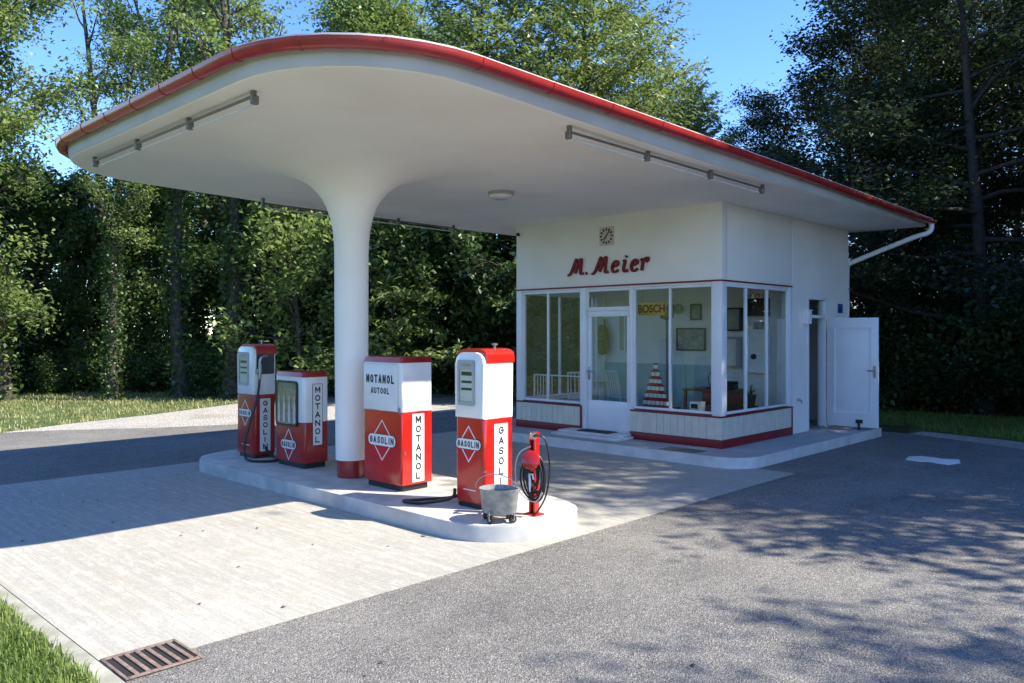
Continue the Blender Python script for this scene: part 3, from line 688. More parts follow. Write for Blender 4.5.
def gasolin_pump(x0, x1, y0, y1, z1, split, label, red, side):
    t = thing('petrol_pump', label, 'petrol pump', ((x0+x1)/2, (y0+y1)/2, IZ), 'red and white fuel pumps on the island')
    zb = IZ-.002
    fin('base', prism(BM(), plan(x0+.015, x1-.015, y0+.015, y1-.015, .03), 'z', zb, IZ+.055), BLACK, t)
    body = fin('body', prism(BM(), plan(x0, x1, y0, y1, .045), 'z', IZ+.05, split, .004), red, t)
    r = .105
    fin('head', prism(BM(), rrect(x0+.004, x1-.004, split+.001, z1-.035, r, 8, (1, 1, 0, 0)), 'y', y0-.004, y1-.01, .012), PWHITE, t)
    # red hood: arched shell behind the white face
    xa, xb = x0-.004, x1+.004; o_ = []; i_ = []
    zl = z1-.10
    for k in range(17):
        a = R(180*k/16); ca, sa = math.cos(a), math.sin(a)
        ex = abs(ca)**.62*(1 if ca >= 0 else -1); ez = abs(sa)**.62
        o_.append(((xa+xb)/2+(xb-xa)/2*ex, zl+(z1-zl)*ez)); i_.append(((xa+xb)/2+((xb-xa)/2-.012)*ex, zl+(z1-zl-.05)*ez))
    prof = [(xb, zl-.03)] + o_ + [(xa, zl-.03), (xa+.012, zl-.03)] + i_[::-1] + [(xb-.012, zl-.03)]
    bm = BM(); m_ = len(prof); lo = [bm.verts.new((p[0], y0+.035, p[1])) for p in prof]; hi = [bm.verts.new((p[0], y1+.004, p[1])) for p in prof]
    for i in range(m_): j = (i+1) % m_; bm.faces.new((lo[i], lo[j], hi[j], hi[i]))
    h_ = m_//2
    for ring_ in (lo, hi):
        for i in range(h_-1 if m_ % 2 == 0 else h_): bm.faces.new((ring_[i], ring_[i+1], ring_[m_-2-i], ring_[m_-1-i]))
    fin('hood', bm, red, t, 40)
    # dial
    w = x1-x0; dx0, dx1 = x0+.14*w, x1-.29*w; dz0, dz1 = split+.115, z1-.105
    yf = y0-.004
    bz = fin('dial_bezel', ringframe(BM(), rrect(dx0, dx1, dz0, dz1, .018, 4), rrect(dx0+.022, dx1-.022, dz0+.03, dz1-.085, .012, 4), 'y', yf-.016, yf-.0005), GREYP, t)
    fin('dial_card', prism(BM(), rrect(dx0+.015, dx1-.015, dz0+.02, dz1-.075, .01, 3), 'y', yf-.004, yf-.0006), PWHITE, bz)
    for zz, hh in ((dz1-.125, .035), (dz1-.20, .022), (dz1-.265, .022)):
        bm = BM(); box(bm, dx0+.045, dx1-.04, yf-.0075, yf-.0042, zz-hh/2, zz+hh/2); fin('counter_window', bm, INK, bz, 0)
    fin('dial_glass', prism(BM(), rrect(dx0+.02, dx1-.02, dz0+.028, dz1-.083, .012, 3), 'y', yf-.0125, yf-.0105), GLASS, bz, 0)
    bm = BM(); box(bm, dx0+.05, dx1-.05, yf-.0185, yf-.0165, dz1-.055, dz1-.035); fin('maker_plate', bm, STEEL, bz, 0)
    emblem(t, (x0+x1)/2-.005, split-.235, y0, .265, .335)
    vstrip(t, 'GASOLIN', x1, (y0+y1)/2+(.02 if side < 0 else 0), IZ+.085, split-.05, .175 if side < 0 else .145)
    bm = BM(); box(bm, x0+.12, x1-.1, y0-.003, y0-.0005, IZ+.16, IZ+.168); fin('warning_line', bm, PWHITE, t, 0)
    bm = BM(); tube(bm, [((x0+x1)/2+.06, y1-.12, z1-.012), ((x0+x1)/2+.06, y1-.12, z1+.03)], .012); lathe(bm, [(0, 0), (.03, 0), (.03, .015), (0, .02)], ((x0+x1)/2+.06, y1-.12, z1+.028), 12); fin('filler_cap', bm, STEEL, t)
    # nozzle and hose
    sx = 1 if side > 0 else -1; xs = x1 if sx > 0 else x0
    yh = (y0+y1)/2 - (.02 if sx < 0 else .10)
    if sx > 0:
        fin('recess_shade_plate', prism(BM(), rrect(yh-.02, y1-.03, split+.26, z1-.10, .02, 4), 'x', xs-.003, xs+.0035), mat('recess_shade', (.06, .058, .055), .5, (.04, .04, .04), 10), t)  # flat dark plate; the shade of the nozzle recess is in its colour
    fin('holster', box(BM(), min(xs-.003, xs+sx*.05), max(xs-.003, xs+sx*.05), yh-.035, yh+.035, split+.27, split+.33, .008), STEEL, t)
    bm = BM(); tube(bm, spline([(xs+sx*.045, yh, split+.20), (xs+sx*.045, yh, split+.40), (xs+sx*.05, yh+.02, split+.47), (xs+sx*.05, yh+.10, split+.49)], 5), .018, 8); tube(bm, spline([(xs+sx*.075, yh, split+.24), (xs+sx*.085, yh, split+.33), (xs+sx*.06, yh, split+.42)], 4), .007, 6)
    fin('nozzle', bm, STEEL, t)
    if sx < 0:
        hp = [(xs-.045, yh, split+.21), (xs-.055, yh, split-.1), (xs-.05, yh, .55), (xs-.04, yh-.02, .32), (xs-.10, yh-.08, .20), (xs-.32, yh-.30, .172), (xs-.40, yh-.46, .171), (xs-.20, yh-.40, .171), (xs-.03, yh-.20, .21), (xs+.006, yh-.18, .30)]
    else:
        hp = [(xs+.045, yh, split+.21), (xs+.05, yh-.03, split+.0), (xs+.045, yh-.12, .65), (xs+.03, yh-.19, .40), (xs+.05, yh-.20, .21), (xs+.18, yh-.21, .172), (xs+.36, yh-.14, .171), (xs+.40, yh+.05, .172), (xs+.10, yh+.12, .20), (xs-.004, yh+.1, .28)]
    fin('hose', tube(BM(), spline(hp, 8), .0155, 8), BLACK, t)
    return t
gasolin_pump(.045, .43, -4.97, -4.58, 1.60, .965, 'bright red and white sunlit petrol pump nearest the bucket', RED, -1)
p2 = gasolin_pump(-4.20, -3.77, -4.93, -4.62, 1.60, .955, 'dull red and white petrol pump at the far shaded end of the island', REDDULL, 1)
fin('side_guard', box(BM(), -4.25, -4.203, -4.90, -4.72, .20, .95, .006), REDDULL, p2)

def cabinet(x0, x1, y0, y1, zt, split, label, red, kind):
    t = thing('oil_cabinet', label, 'oil cabinet', ((x0+x1)/2, (y0+y1)/2, IZ), 'motor oil cabinets on the island')
    fin('base', prism(BM(), plan(x0+.03, x1-.03, y0+.03, y1-.03, .02), 'z', IZ-.002, IZ+.075), BLACK, t)
    rad = .02 if kind == 1 else .05
    fin('body', prism(BM(), plan(x0, x1, y0, y1, rad), 'z', IZ+.065, split, .004), red, t)
    fin('head', prism(BM(), plan(x0+.002, x1-.002, y0+.002, y1-.002, rad), 'z', split+.001, zt-.055, .003), PWHITE, t)
    bm = BM(); prism(bm, plan(x0-.006, x1+.006, y0-.006, y1+.006, rad+.004), 'z', zt-.054, zt)
    for v in bm.verts:
        if v.co.z > zt-.001: v.co.x = (x0+x1)/2 + (v.co.x-(x0+x1)/2)*.95; v.co.y = (y0+y1)/2 + (v.co.y-(y0+y1)/2)*.94
    fin('lid', bm, REDDULL, t, 30)
    if kind == 1:
        fl = fin('front_flap', prism(BM(), rrect(x0+.012, x1-.055, split+.006, zt-.075, .006, 2), 'y', y0-.012, y0-.0005, .003), mat('flap_enamel', (.70, .71, .69), .35, (.64, .65, .63), 5), t)
        bm = BM(); block_text(bm, 'MOTANOL', .086, .47, ((x0+x1)/2-.02, y0-.0145, zt-.225), FACE_F, .215); block_text(bm, 'AUTOOL', .062, .31, ((x0+x1)/2-.02, y0-.0145, zt-.345), FACE_F, .20); fin('lettering', bm, INK, fl, 0)
        bm = BM(); box(bm, x1-.04, x1-.015, y0-.012, y0-.0005, split-.01, split+.05, .003); fin('latch', bm, STEEL, t)
        for xx in (x0+.14, x1-.2): fin('hinge', tube(BM(), [(xx, y0-.008, split+.002), (xx+.09, y0-.008, split+.002)], .006, 6), STEEL, t)
        emblem(t, (x0+x1)/2-.0, split-.30, y0, .37, .42)
        vstrip(t, 'MOTANOL', x1, (y0+y1)/2+.01, IZ+.085, split-.02, .155)
        bm = BM(); box(bm, x1-.0005, x1+.006, y0+.03, y0+.05, IZ+.37, IZ+.40); fin('lock', bm, STEEL, t)
    else:
        wz0, wz1 = split-.055, zt-.105; wx0, wx1 = x0+.05, x1-.115
        fr_ = fin('window_frame', ringframe(BM(), rrect(wx0, wx1, wz0, wz1, .05, 5), rrect(wx0+.022, wx1-.022, wz0+.022, wz1-.022, .032, 5), 'y', y0-.022, y0-.0005), BLACK, t)
        fin('display_back', prism(BM(), rrect(wx0+.01, wx1-.01, wz0+.01, wz1-.01, .04, 5), 'y', y0-.004, y0-.0008), mat('display_back', (.30, .31, .26), .5, (.16, .17, .13), 12), fr_)
        for k in range(4):
            xx = wx0+.07+k*(wx1-wx0-.14)/3; bm = BM(); lathe(bm, [(.0, 0), (.026, .0), (.026, .20), (.012, .25), (.012, .31), (0, .31)], (0, 0, 0), 10, 1, .28); bmesh.ops.translate(bm, vec=(xx, y0-.0115, wz0+.04), verts=bm.verts); fin('oil_bottle', bm, TUBEW, fr_)
        fin('pane', prism(BM(), rrect(wx0+.02, wx1-.02, wz0+.02, wz1-.02, .03, 5), 'y', y0-.0215, y0-.0195), GLASS, fr_, 0)
        emblem(t, (x0+x1)/2-.0, split-.275, y0, .27, .38)
        vstrip(t, 'MOTANOL', x1, (y0+y1)/2+.01, split-.27, zt-.14, .125, True)
    return t
cabinet(-1.38, -.745, -4.97, -4.57, 1.495, .945, 'tall red and white oil cabinet with a white lettered flap, right of the column', RED, 1)
cabinet(-3.28, -2.63, -4.92, -4.57, 1.275, .69, 'short red and white oil cabinet with a rounded display window, left of the column', REDDULL, 2)

# ---- galvanised bucket on castors
bx, by = .79, -5.14
t = thing('watering_bucket', 'dented grey galvanised bucket on castors at the near end of the island', 'bucket', (bx, by, IZ))
bm = BM(); prof = [(0, .075), (.125, .075), (.135, .09), (.150, .265), (.158, .276), (.158, .282), (.148, .280), (.142, .255), (.120, .10), (0, .095)]
lathe(bm, prof, (bx, by, IZ), 28, 1.20, .95, False)
for v in bm.verts:
    a = math.atan2(v.co.y-by, v.co.x-bx); k = 1+.025*math.sin(3*a+1)+.015*math.sin(5*a); v.co.x = bx+(v.co.x-bx)*k; v.co.y = by+(v.co.y-by)*k
    v.co.z += (v.co.x-bx)*.03
fin('pail', bm, GALV, t, 40)
fin('water', lathe(BM(), [(0, 0), (.138, 0)], (bx, by, IZ+.243), 28, 1.1, .9, False), mat('dark_water', (.02, .025, .02), .08), t)
bm = BM(); tube(bm, [(bx+.17*1.02*math.cos(a)-.02, by+.06*math.sin(a)*0-.04, IZ+.30+.155*math.sin(a)) for a in [R(180*k/16) for k in range(17)]], .0045, 6)
bmesh.ops.rotate(bm, cent=(bx, by, IZ+.30), matrix=Matrix.Rotation(R(35), 3, 'Z') @ Matrix.Rotation(R(30), 3, 'X'), verts=bm.verts); hd = fin('handle', bm, STEEL, t)
bm = BM(); tube(bm, [(bx-.07, by-.12, IZ+.415), (bx-.02, by-.14, IZ+.43)], .011, 8); fin('wooden_grip', bm, WOODR, t)
for k, (ax, ay) in enumerate(((-.13, -.03), (.03, -.13), (.14, .02), (0, .11))):
    c = Vector((bx+ax, by+ay, IZ+.034)); d = Vector((math.cos(k*1.3+.4), math.sin(k*1.3+.4), 0))
    w_ = fin('castor', tube(BM(), [c-d*.012, c+d*.012], [.034, .034], 14), BLACK, t)
    fin('castor_hub', tube(BM(), [c-d*.016, c+d*.016], .014, 10), STEEL, w_)
    bm = BM(); tube(bm, [c+d*.02, c+d*.02+Vector((0, 0, .05)), c+Vector((0, 0, .068))], .006, 6); tube(bm, [c-d*.02, c-d*.02+Vector((0, 0, .05)), c+Vector((0, 0, .068))], .006, 6); fin('castor_fork', bm, STEEL, t)
# ---- air and water stand
ax, ay = .845, -4.76
t = thing('air_hose_stand', 'red air hose post with coiled black hose at the rounded end of the island', 'hose stand', (ax, ay, IZ))
fin('foot_plate', box(BM(), ax-.07, ax+.07, ay-.06, ay+.06, IZ-.002, IZ+.012, .003), RED, t)
bm = BM(); box(bm, ax-.035, ax-.018, ay-.03, ay+.03, IZ+.012, IZ+.70, .003); box(bm, ax+.018, ax+.035, ay-.03, ay+.03, IZ+.012, IZ+.70, .003); box(bm, ax-.018, ax+.018, ay+.012, ay+.026, IZ+.012, IZ+.70); box(bm, ax-.036, ax+.036, ay-.031, ay+.031, IZ+.701, IZ+.725, .004); fin('post', bm, RED, t)
for k in range(4): fin('rung', box(BM(), ax-.0178, ax+.0178, ay-.028, ay-.012, IZ+.12+k*.13, IZ+.15+k*.13), RED, t)
bm = BM(); lathe(bm, [(0, -.02), (.07, -.02), (.082, -.008), (.082, .012), (.06, .022), (0, .024)], (0, 0, 0), 20); bmesh.ops.transform(bm, matrix=Matrix.Translation((ax+.075, ay-.125, IZ+.50)) @ Matrix.Rotation(R(70), 4, 'X') @ Matrix.Rotation(R(20), 4, 'Y'), verts=bm.verts); fin('hose_saddle', bm, RED, t)
bm = BM(); tube(bm, [(ax+.02, ay-.02, IZ+.50), (ax+.075, ay-.12, IZ+.50)], .012); fin('saddle_arm', bm, RED, t)
bm = BM(); tube(bm, spline([(ax, ay-.025, IZ+.69), (ax+.03, ay-.06, IZ+.72), (ax+.07, ay-.085, IZ+.70)], 4), [.012]*5+[.022, .03, .036, .04], 10); fin('gauge', bm, CHROME, t)
rc = random.Random(3); bm = BM()
for k in range(9):
    cx_ = ax+.075+rc.uniform(-.02, .02); rw = .040+.006*k+rc.uniform(-.01, .01); top = IZ+.50+.05; bot = IZ+.50-.22-.022*k*rc.uniform(.5, 1.1); yy = ay-.075-.012*(k % 3)+rc.uniform(-.006, .006)
    pts = []
    for q in range(22):
        a = 2*math.pi*q/22; zz = (top+bot)/2+(top-bot)/2*math.cos(a); ww = rw*math.sin(a)*(1+.35*(1-math.cos(a))/2*.5)
        pts.append((cx_+ww*.9+.012*math.sin(2*a+k), yy+ww*.45-.012*math.cos(a), zz))
    tube(bm, pts, .0095, 6, True)
fin('coiled_hose', bm, BLACK, t)
fin('air_line', tube(BM(), spline([(ax+.07, ay-.085, IZ+.70), (ax+.15, ay-.03, IZ+.68), (ax+.18, ay, IZ+.45), (ax+.16, ay-.02, IZ+.2), (ax+.08, ay-.05, IZ+.04), (ax+.04, ay-.03, IZ+.025)], 6), .0075, 6), BLACK, t)
fin('thin_air_line', tube(BM(), spline([(ax-.01, ay-.03, IZ+.60), (ax-.09, ay-.09, IZ+.54), (ax-.13, ay-.10, IZ+.40), (ax-.10, ay-.10, IZ+.24), (ax-.02, ay-.09, IZ+.16), (ax+.10, ay-.09, IZ+.14), (ax+.16, ay-.07, IZ+.22)], 6), .006, 6), mat('pale_hose', (.55, .54, .50), .5), t)
bm = BM(); tube(bm, spline([(ax+.03, ay-.10, IZ+.38), (ax+.045, ay-.105, IZ+.32), (ax+.04, ay-.105, IZ+.22)], 5), .013, 8); tube(bm, [(ax+.03, ay-.10, IZ+.37), (ax+.075, ay-.10, IZ+.375), (ax+.085, ay-.10, IZ+.33)], .009, 8); fin('nozzle', bm, PWHITE, t)

# ---- drain grate in the corner of the pad
t = thing('drain_grate', 'rusty iron drain grate in the near corner of the concrete pad', 'drain', (1.24, -8.22, .006))
fin('shade_sheet', box(BM(), 1.075, 1.405, -8.405, -8.035, .0055, .0085), PITSHADE, t)  # flat dark sheet, coloured as the shade down in the drain
bm = BM()
for a in ((1.06, 1.42, -8.42, -8.403), (1.06, 1.42, -8.037, -8.02), (1.06, 1.085, -8.4025, -8.0375), (1.395, 1.42, -8.4025, -8.0375)): box(bm, *a, .0052, .015, .003)
fin('grate_frame', bm, IRON, t)
for k in range(6):
    y = -8.366 + k*.0565
    bm = BM(); prism(bm, rrect(1.0852, 1.3948, y, y+.024, .006, 2), 'z', .009, .0165, .003); fin('bar', bm, IRON, t)
# ---- pale patch / cover in the asphalt by the side door, mats and floor grate
bm = BM(); pts = [(1.84, 1.69), (1.78, 2.02), (1.9, 2.18), (2.05, 2.16), (2.19, 2.1), (2.37, 2.2), (2.47, 1.89), (2.4, 1.61), (2.28, 1.64), (2.14, 1.72), (2.02, 1.64)]
prism(bm, pts, 'z', .001, .008, .002)
o = fin('manhole_cover', bm, mat('pale_cover', (.84, .83, .80), .6, (.74, .73, .70), 6, .2, 40)); tag(o, 'pale wavy-edged cover plate set in the dark asphalt on the right', 'cover plate')
t = fin('door_mat', box(BM(), -2.32, -1.72, -.31, -.06, .2225, .236, .004), mat('mat_fibre', (.03, .03, .032), .95, (.05, .05, .05), 60, .8, 200)); tag(t, 'dark doormat on the step at the shop door', 'doormat')
t = thing('foot_grate', 'flat dark metal foot grate in the apron below the right shop window', 'foot grate', (-.3, -.5, .142))
bm = BM()
for a in ((-.62, -.05, -.60, -.575), (-.62, -.05, -.325, -.30), (-.62, -.595, -.5745, -.3255), (-.075, -.05, -.5745, -.3255)): box(bm, *a, .1405, .148)
fin('grate_frame', bm, LAMPG, t)
for k in range(13): fin('bar', box(BM(), -.5945+k*.0398, -.5945+k*.0398+.022, -.5744, -.3256, .1407, .1465), LAMPG, t, 0)
fin('shade_sheet', box(BM(), -.594, -.076, -.574, -.326, .1402, .1412), PITSHADE, t)  # thin dark sheet painted as the shade between the bars

# ================================================================ INSIDE THE SHOP
BY = 2.26     # face of the back wall
def frame_pic(px0, py0, px1, py1, label, m, cat='picture', fm=None, depth=.03, y=BY, name='wall_picture'):
    a, b = on_y(px0, py0, y), on_y(px1, py1, y)
    x0, x1, z0, z1 = a.x, b.x, b.z, a.z
    t = thing(name, label, cat, ((x0+x1)/2, y, z0))
    fin('frame', ringframe(BM(), [(x1, z1), (x0, z1), (x0, z0), (x1, z0)], [(x1-.025, z1-.025), (x0+.025, z1-.025), (x0+.025, z0+.025), (x1-.025, z0+.025)], 'y', y-depth, y-.0005), fm or WOODD, t, 0)
    fin('panel', box(BM(), x0+.02, x1-.02, y-depth*.6, y-.0008, z0+.02, z1-.02), m, t, 0)
    return t, (x0, x1, z0, z1)
frame_pic(691, 304, 702, 320, 'small framed picture on the back wall seen through the right shop window', PAPER)
frame_pic(677, 328, 706, 351, 'wide framed landscape print on the back wall of the shop', PAPER)
frame_pic(619, 314, 626, 352, 'narrow upright chart on the back wall beside the shop door glass', mat('chart_paper', (.55, .50, .34), .6, (.45, .42, .3), 8), 'chart', FRAME)
# through the side window
t, (a0, a1, b0, b1) = frame_pic(728, 308, 744, 331, 'shallow display box with blue back seen through the side window', mat('blue_print', (.16, .28, .36), .5, (.5, .42, .15), 5), 'display box', WOODD, .12)
t, (a0, a1, b0, b1) = frame_pic(727, 337, 742, 367, 'white wall cabinet with dark side, left pane of the side window', PWHITE, 'cabinet', GREYP, .16, name='wall_cabinet')
t, (a0, a1, b0, b1) = frame_pic(750, 299, 770, 316, 'dark wall shelf high up in the side window', WOODD, 'shelf', WOODD, .14, name='wall_shelf')
for k in range(4): fin('shelf_tin', lathe(BM(), [(0, 0), (.03, 0), (.03, .07), (0, .072)], (a0+.07+k*(a1-a0-.14)/3, BY-.17, b1+.001), 10), (GREYP, PWHITE, YELLOW, GREYP)[k], t)
t, (a0, a1, b0, b1) = frame_pic(750, 335, 771, 373, 'large white fuse cabinet with round badge seen through the side window', PWHITE, 'cabinet', FRAME, .10, name='fuse_cabinet')
fin('badge', prism(BM(), [(a0+.10+.045*math.cos(R(18*k)), b0+.26+.045*math.sin(R(18*k))) for k in range(20)], 'y', BY-.085, BY-.0605), INK, t)
frame_pic(752, 320, 769, 331, 'row of small prints below the wall shelf', PAPER, 'prints', FRAME, .02)
# khaki bag hanging by the door, BOSCH sign, sign disc pair
a = on_y(605, 337, BY); t = thing('hanging_bag', 'khaki canvas bag hanging on the back wall behind the shop door', 'bag', (a.x, BY, a.z))
bm = BM(); lathe(bm, [(0, -.34), (.10, -.31), (.14, -.18), (.13, .02), (.10, .16), (.06, .22), (0, .23)], (a.x, BY-.09, a.z), 16, 1, .55); fin('bag_body', bm, KHAKI, t)
fin('strap', tube(BM(), [(a.x-.05, BY-.07, a.z+.2), (a.x, BY-.01, a.z+.34), (a.x+.05, BY-.07, a.z+.2)], .008, 6), WOODD, t)
for dz in (-.12, .06): fin('bag_pocket', box(BM(), a.x-.08, a.x+.08, BY-.175, BY-.14, a.z+dz-.06, a.z+dz+.05, .012), KHAKI, t)
y = .30; a, b = on_y(638, 303, y), on_y(665, 315, y)
t = thing('enamel_sign', 'yellow enamel sign with red BOSCH lettering hanging inside the right shop window', 'sign', ((a.x+b.x)/2, y, b.z))
fin('sign_board', prism(BM(), rrect(a.x, b.x, b.z, a.z, .03, 4), 'y', y, y+.03), YELLOW, t)
bm = BM(); text_bm(bm, 'BOSCH', .165, ((a.x+b.x)/2, y-.002, (a.z+b.z)/2-.003), FACE_F, .006, .92, .0015); fin('lettering', bm, SIGNRED, t, 0)
for xx in (a.x+.08, b.x-.08): fin('hanger_wire', tube(BM(), [(xx, y+.015, a.z-.01), (xx, y+.015, 2.62)], .003, 5), STEEL, t)
for k, px in enumerate((671, 679)):
    a = on_y(px, 309, BY); o = fin('round_badge', lathe(BM(), [(0, 0), (.09, 0), (.09, .02), (0, .025)], (0, 0, 0), 18), (KHAKI, PAPER)[k]); o.rotation_euler = (R(90), 0, 0); o.location = (a.x, BY-.001, a.z)
    tag(o, ('olive round badge on the back wall just right of the yellow sign', 'grey round badge on the back wall, second right of the yellow sign')[k], 'badge')
# floor lamp stand
t = thing('floor_stand', 'slender dark stand with a flat head behind the pyramid of cans', 'stand', (-1.50, .95, .16))
fin('pole', tube(BM(), [(-1.50, .95, .17), (-1.50, .95, 1.98)], .016, 8), LAMPG, t); fin('foot', lathe(BM(), [(.14, 0), (.14, .015), (.02, .04)], (-1.50, .95, .16), 20), LAMPG, t)
fin('head', lathe(BM(), [(.02, 0), (.10, .03), (.11, .10), (.09, .115), (0, .12)], (-1.50, .95, 1.94), 18), KHAKI, t)
# pyramid of cans on a low table
t = thing('display_table', 'low dark table carrying the pyramid of cans in the shop window', 'table', (-1.35, .42, .16))
fin('table_top', box(BM(), -1.70, -1.04, .20, .62, .58, .61, .004), WOODD, t)
for xx in (-1.66, -1.08):
    for yy in (.24, .58): fin('leg', box(BM(), xx-.02, xx+.02, yy-.02, yy+.02, .161, .579), WOODD, t)
canred = mat('can_red', (.40, .02, .02), .35, (.3, .02, .02), 20)
def can_mesh():
    bm = BM(); lathe(bm, [(0, 0), (.045, 0), (.046, .004), (.046, .030)], (0, 0, 0), 12, 1, 1, False); n1 = len(bm.faces)
    lathe(bm, [(.0455, .0301), (.0455, .095)], (0, 0, 0), 12, 1, 1, False); n2 = len(bm.faces)
    lathe(bm, [(.046, .0951), (.046, .118), (.042, .121), (.0, .119)], (0, 0, 0), 12, 1, 1, False)
    bm.faces.ensure_lookup_table()
    for i, f in enumerate(bm.faces): f.material_index = 1 if n1 <= i < n2 else 0
    me = bpy.data.meshes.new('oil_can'); bm.to_mesh(me); bm.free(); me.materials.append(canred); me.materials.append(PWHITE); me.shade_smooth(); me.set_sharp_from_angle(angle=R(40)); return me
cm = can_mesh()
for row in range(6):
    n = 6-row
    for k in range(n):
        o = link('oil_can', cm); o.location = (-1.36+(k-(n-1)/2)*.077, .42, .6115+row*.1105); o.scale = (.8, .8, .9)
        tag(o, 'red and white oil can in the pyramid behind the right shop window', 'can', 'pyramid of oil cans')
tag(o, 'single oil can on the very top of the pyramid behind the shop window', 'can', 'pyramid of oil cans')
# desk, drawer box, desk lamp, telephone box
t = thing('writing_desk', 'red-brown wooden desk with drawers in the right corner of the shop', 'desk', (-1.05, 1.75, .16))
fin('desk_top', box(BM(), -1.50, -.72, 1.40, 2.10, .80, .83, .004), WOODR, t)
for k in range(3): fin('drawer', box(BM(), -1.12, -.74, 1.398, 1.42, .20+.195*k, .385+.195*k, .004), WOODR, t)
fin('carcass', box(BM(), -1.14, -.725, 1.422, 2.08, .162, .799), WOODR, t)
for yy in (1.43, 2.07): fin('leg', box(BM(), -1.48, -1.44, yy-.02, yy+.02, .161, .799), WOODR, t)
t = thing('desk_lamp', 'black desk lamp standing on the wooden desk', 'lamp', (-1.10, 1.6, .83))
fin('lamp_foot', lathe(BM(), [(.07, 0), (.07, .015), (.015, .025)], (-1.10, 1.6, .831), 16), BLACK, t); fin('lamp_arm', tube(BM(), spline([(-1.10, 1.6, .85), (-1.14, 1.6, 1.0), (-1.08, 1.58, 1.10), (-1.0, 1.57, 1.08)], 4), .007, 6), BLACK, t); fin('lamp_shade', lathe(BM(), [(.025, .06), (.045, .04), (.085, 0)], (-.98, 1.57, 1.02), 14, 1, 1, False), BLACK, t)
t = thing('typewriter', 'dark flat machine on the desk beside the lamp', 'typewriter', (-.90, 1.75, .83))
fin('machine_body', box(BM(), -1.04, -.76, 1.62, 1.90, .831, .90, .02), INK, t); fin('machine_carriage', tube(BM(), [(-1.06, 1.82, .93), (-.74, 1.82, .93)], .028, 10), INK, t)
t = thing('white_carton', 'small printed white carton low in the right shop window', 'carton', (-.62, .38, .62))
fin('shelf_block', box(BM(), -.80, -.20, .22, .52, .162, .60, .004), WOODD, t); fin('carton_box', box(BM(), -.66, -.50, .25, .42, .601, .74, .004), PWHITE, t); fin('carton_label', box(BM(), -.635, -.525, .2475, .2498, .64, .71), INK, t, 0)
# chairs and balustrade
def chair(loc, rz, label):
    t = thing('garden_chair', label, 'chair', loc, 'white chairs inside the shop')
    def bb(name, *a): 
        me_o = fin(name, box(BM(), *a, .004), CHAIRW, None); me_o.parent = t; return me_o
    for k in range(5): bb('seat_slat', -.20, .20, -.20+k*.083, -.13+k*.083, .43, .45)
    for sx in (-1, 1):
        bb('leg', sx*.19-.015, sx*.19+.015, -.20, -.17, 0, .428); o = fin('leg', tube(BM(), [(sx*.19, .22, 0), (sx*.19, .17, .44), (sx*.19, .25, .90)], .014, 6), CHAIRW, None); o.parent = t
    for k in range(5): o = fin('back_slat', tube(BM(), [(-.14+.07*k, .18, .47), (-.14+.07*k, .248, .87)], .010, 6), CHAIRW, None); o.parent = t
    o = fin('top_rail', tube(BM(), [(-.20, .25, .89), (.20, .25, .89)], .018, 8), CHAIRW, None); o.parent = t
    t.rotation_euler = (0, 0, R(rz)); return t
chair((-3.30, .98, .161), 215, 'white slatted chair behind the left shop window')
chair((-2.95, 1.75, .161), 160, 'white slatted chair seen through the glass of the shop door')
t = thing('round_table', 'small round white table with central leg inside the shop', 'table', (-3.42, 1.72, .16))
fin('table_top', lathe(BM(), [(0, 0), (.30, 0), (.31, .012), (.30, .025), (0, .025)], (-3.42, 1.72, .86), 28), CHAIRW, t); fin('table_leg', tube(BM(), [(-3.42, 1.72, .18), (-3.42, 1.72, .86)], .025, 10), CHAIRW, t); fin('table_foot', lathe(BM(), [(.2, 0), (.2, .015), (.03, .04)], (-3.42, 1.72, .161), 20), CHAIRW, t)
t = thing('white_balustrade', 'low white railing with thin bars standing just inside the left shop window', 'railing', (-3.2, .25, .16))
fin('top_rail', tube(BM(), [(-3.72, .25, 1.02), (-2.52, .25, 1.02)], .014, 8), CHAIRW, t); fin('bottom_rail', tube(BM(), [(-3.72, .25, .62), (-2.52, .25, .62)], .010, 8), CHAIRW, t)
for k in range(7): fin('baluster', tube(BM(), [(-3.70+.065*k, .25, .62), (-3.70+.065*k, .25, 1.02)], .007, 6), CHAIRW, t)
for xx in (-3.71, -2.53): fin('post', tube(BM(), [(xx, .25, .161), (xx, .25, 1.03)], .016, 8), CHAIRW, t)
# potted plant on a stand behind the side window
px_, py_ = -.32, 1.42
t = thing('potted_plant', 'leafy houseplant in a dark pot behind the side window', 'plant', (px_, py_, .16))
fin('stand', lathe(BM(), [(.12, 0), (.03, .03), (.025, .42), (.13, .44), (.13, .46), (0, .46)], (px_, py_, .161), 20), WOODD, t)
fin('pot', lathe(BM(), [(.0, 0), (.07, 0), (.095, .15), (.10, .15), (.10, .165), (.085, .165), (.08, .14), (0, .14)], (px_, py_, .622), 20), POT, t)
rl = random.Random(9); bm = BM()
for k in range(34):
    a = rl.uniform(0, 6.28); L_ = rl.uniform(.22, .42); el = rl.uniform(.5, 1.4); w_ = rl.uniform(.010, .017); d = Vector((math.cos(a), math.sin(a), 0)); sd_ = Vector((-d.y, d.x, 0)); prev = None
    for q in range(6):
        u = q/5; p = Vector((px_, py_, .765)) + d*L_*u*math.cos(el)*1.1 + Vector((0, 0, L_*(math.sin(el)*u - .55*u*u))); ww = w_*(1-u)**.6*(.4+u*2 if u < .3 else 1)
        cur = (bm.verts.new(p-sd_*ww), bm.verts.new(p+sd_*ww))
        if prev: bm.faces.new((prev[0], prev[1], cur[1], cur[0]))
        prev = cur
fin('leaves', bm, IVYSHADE, t)

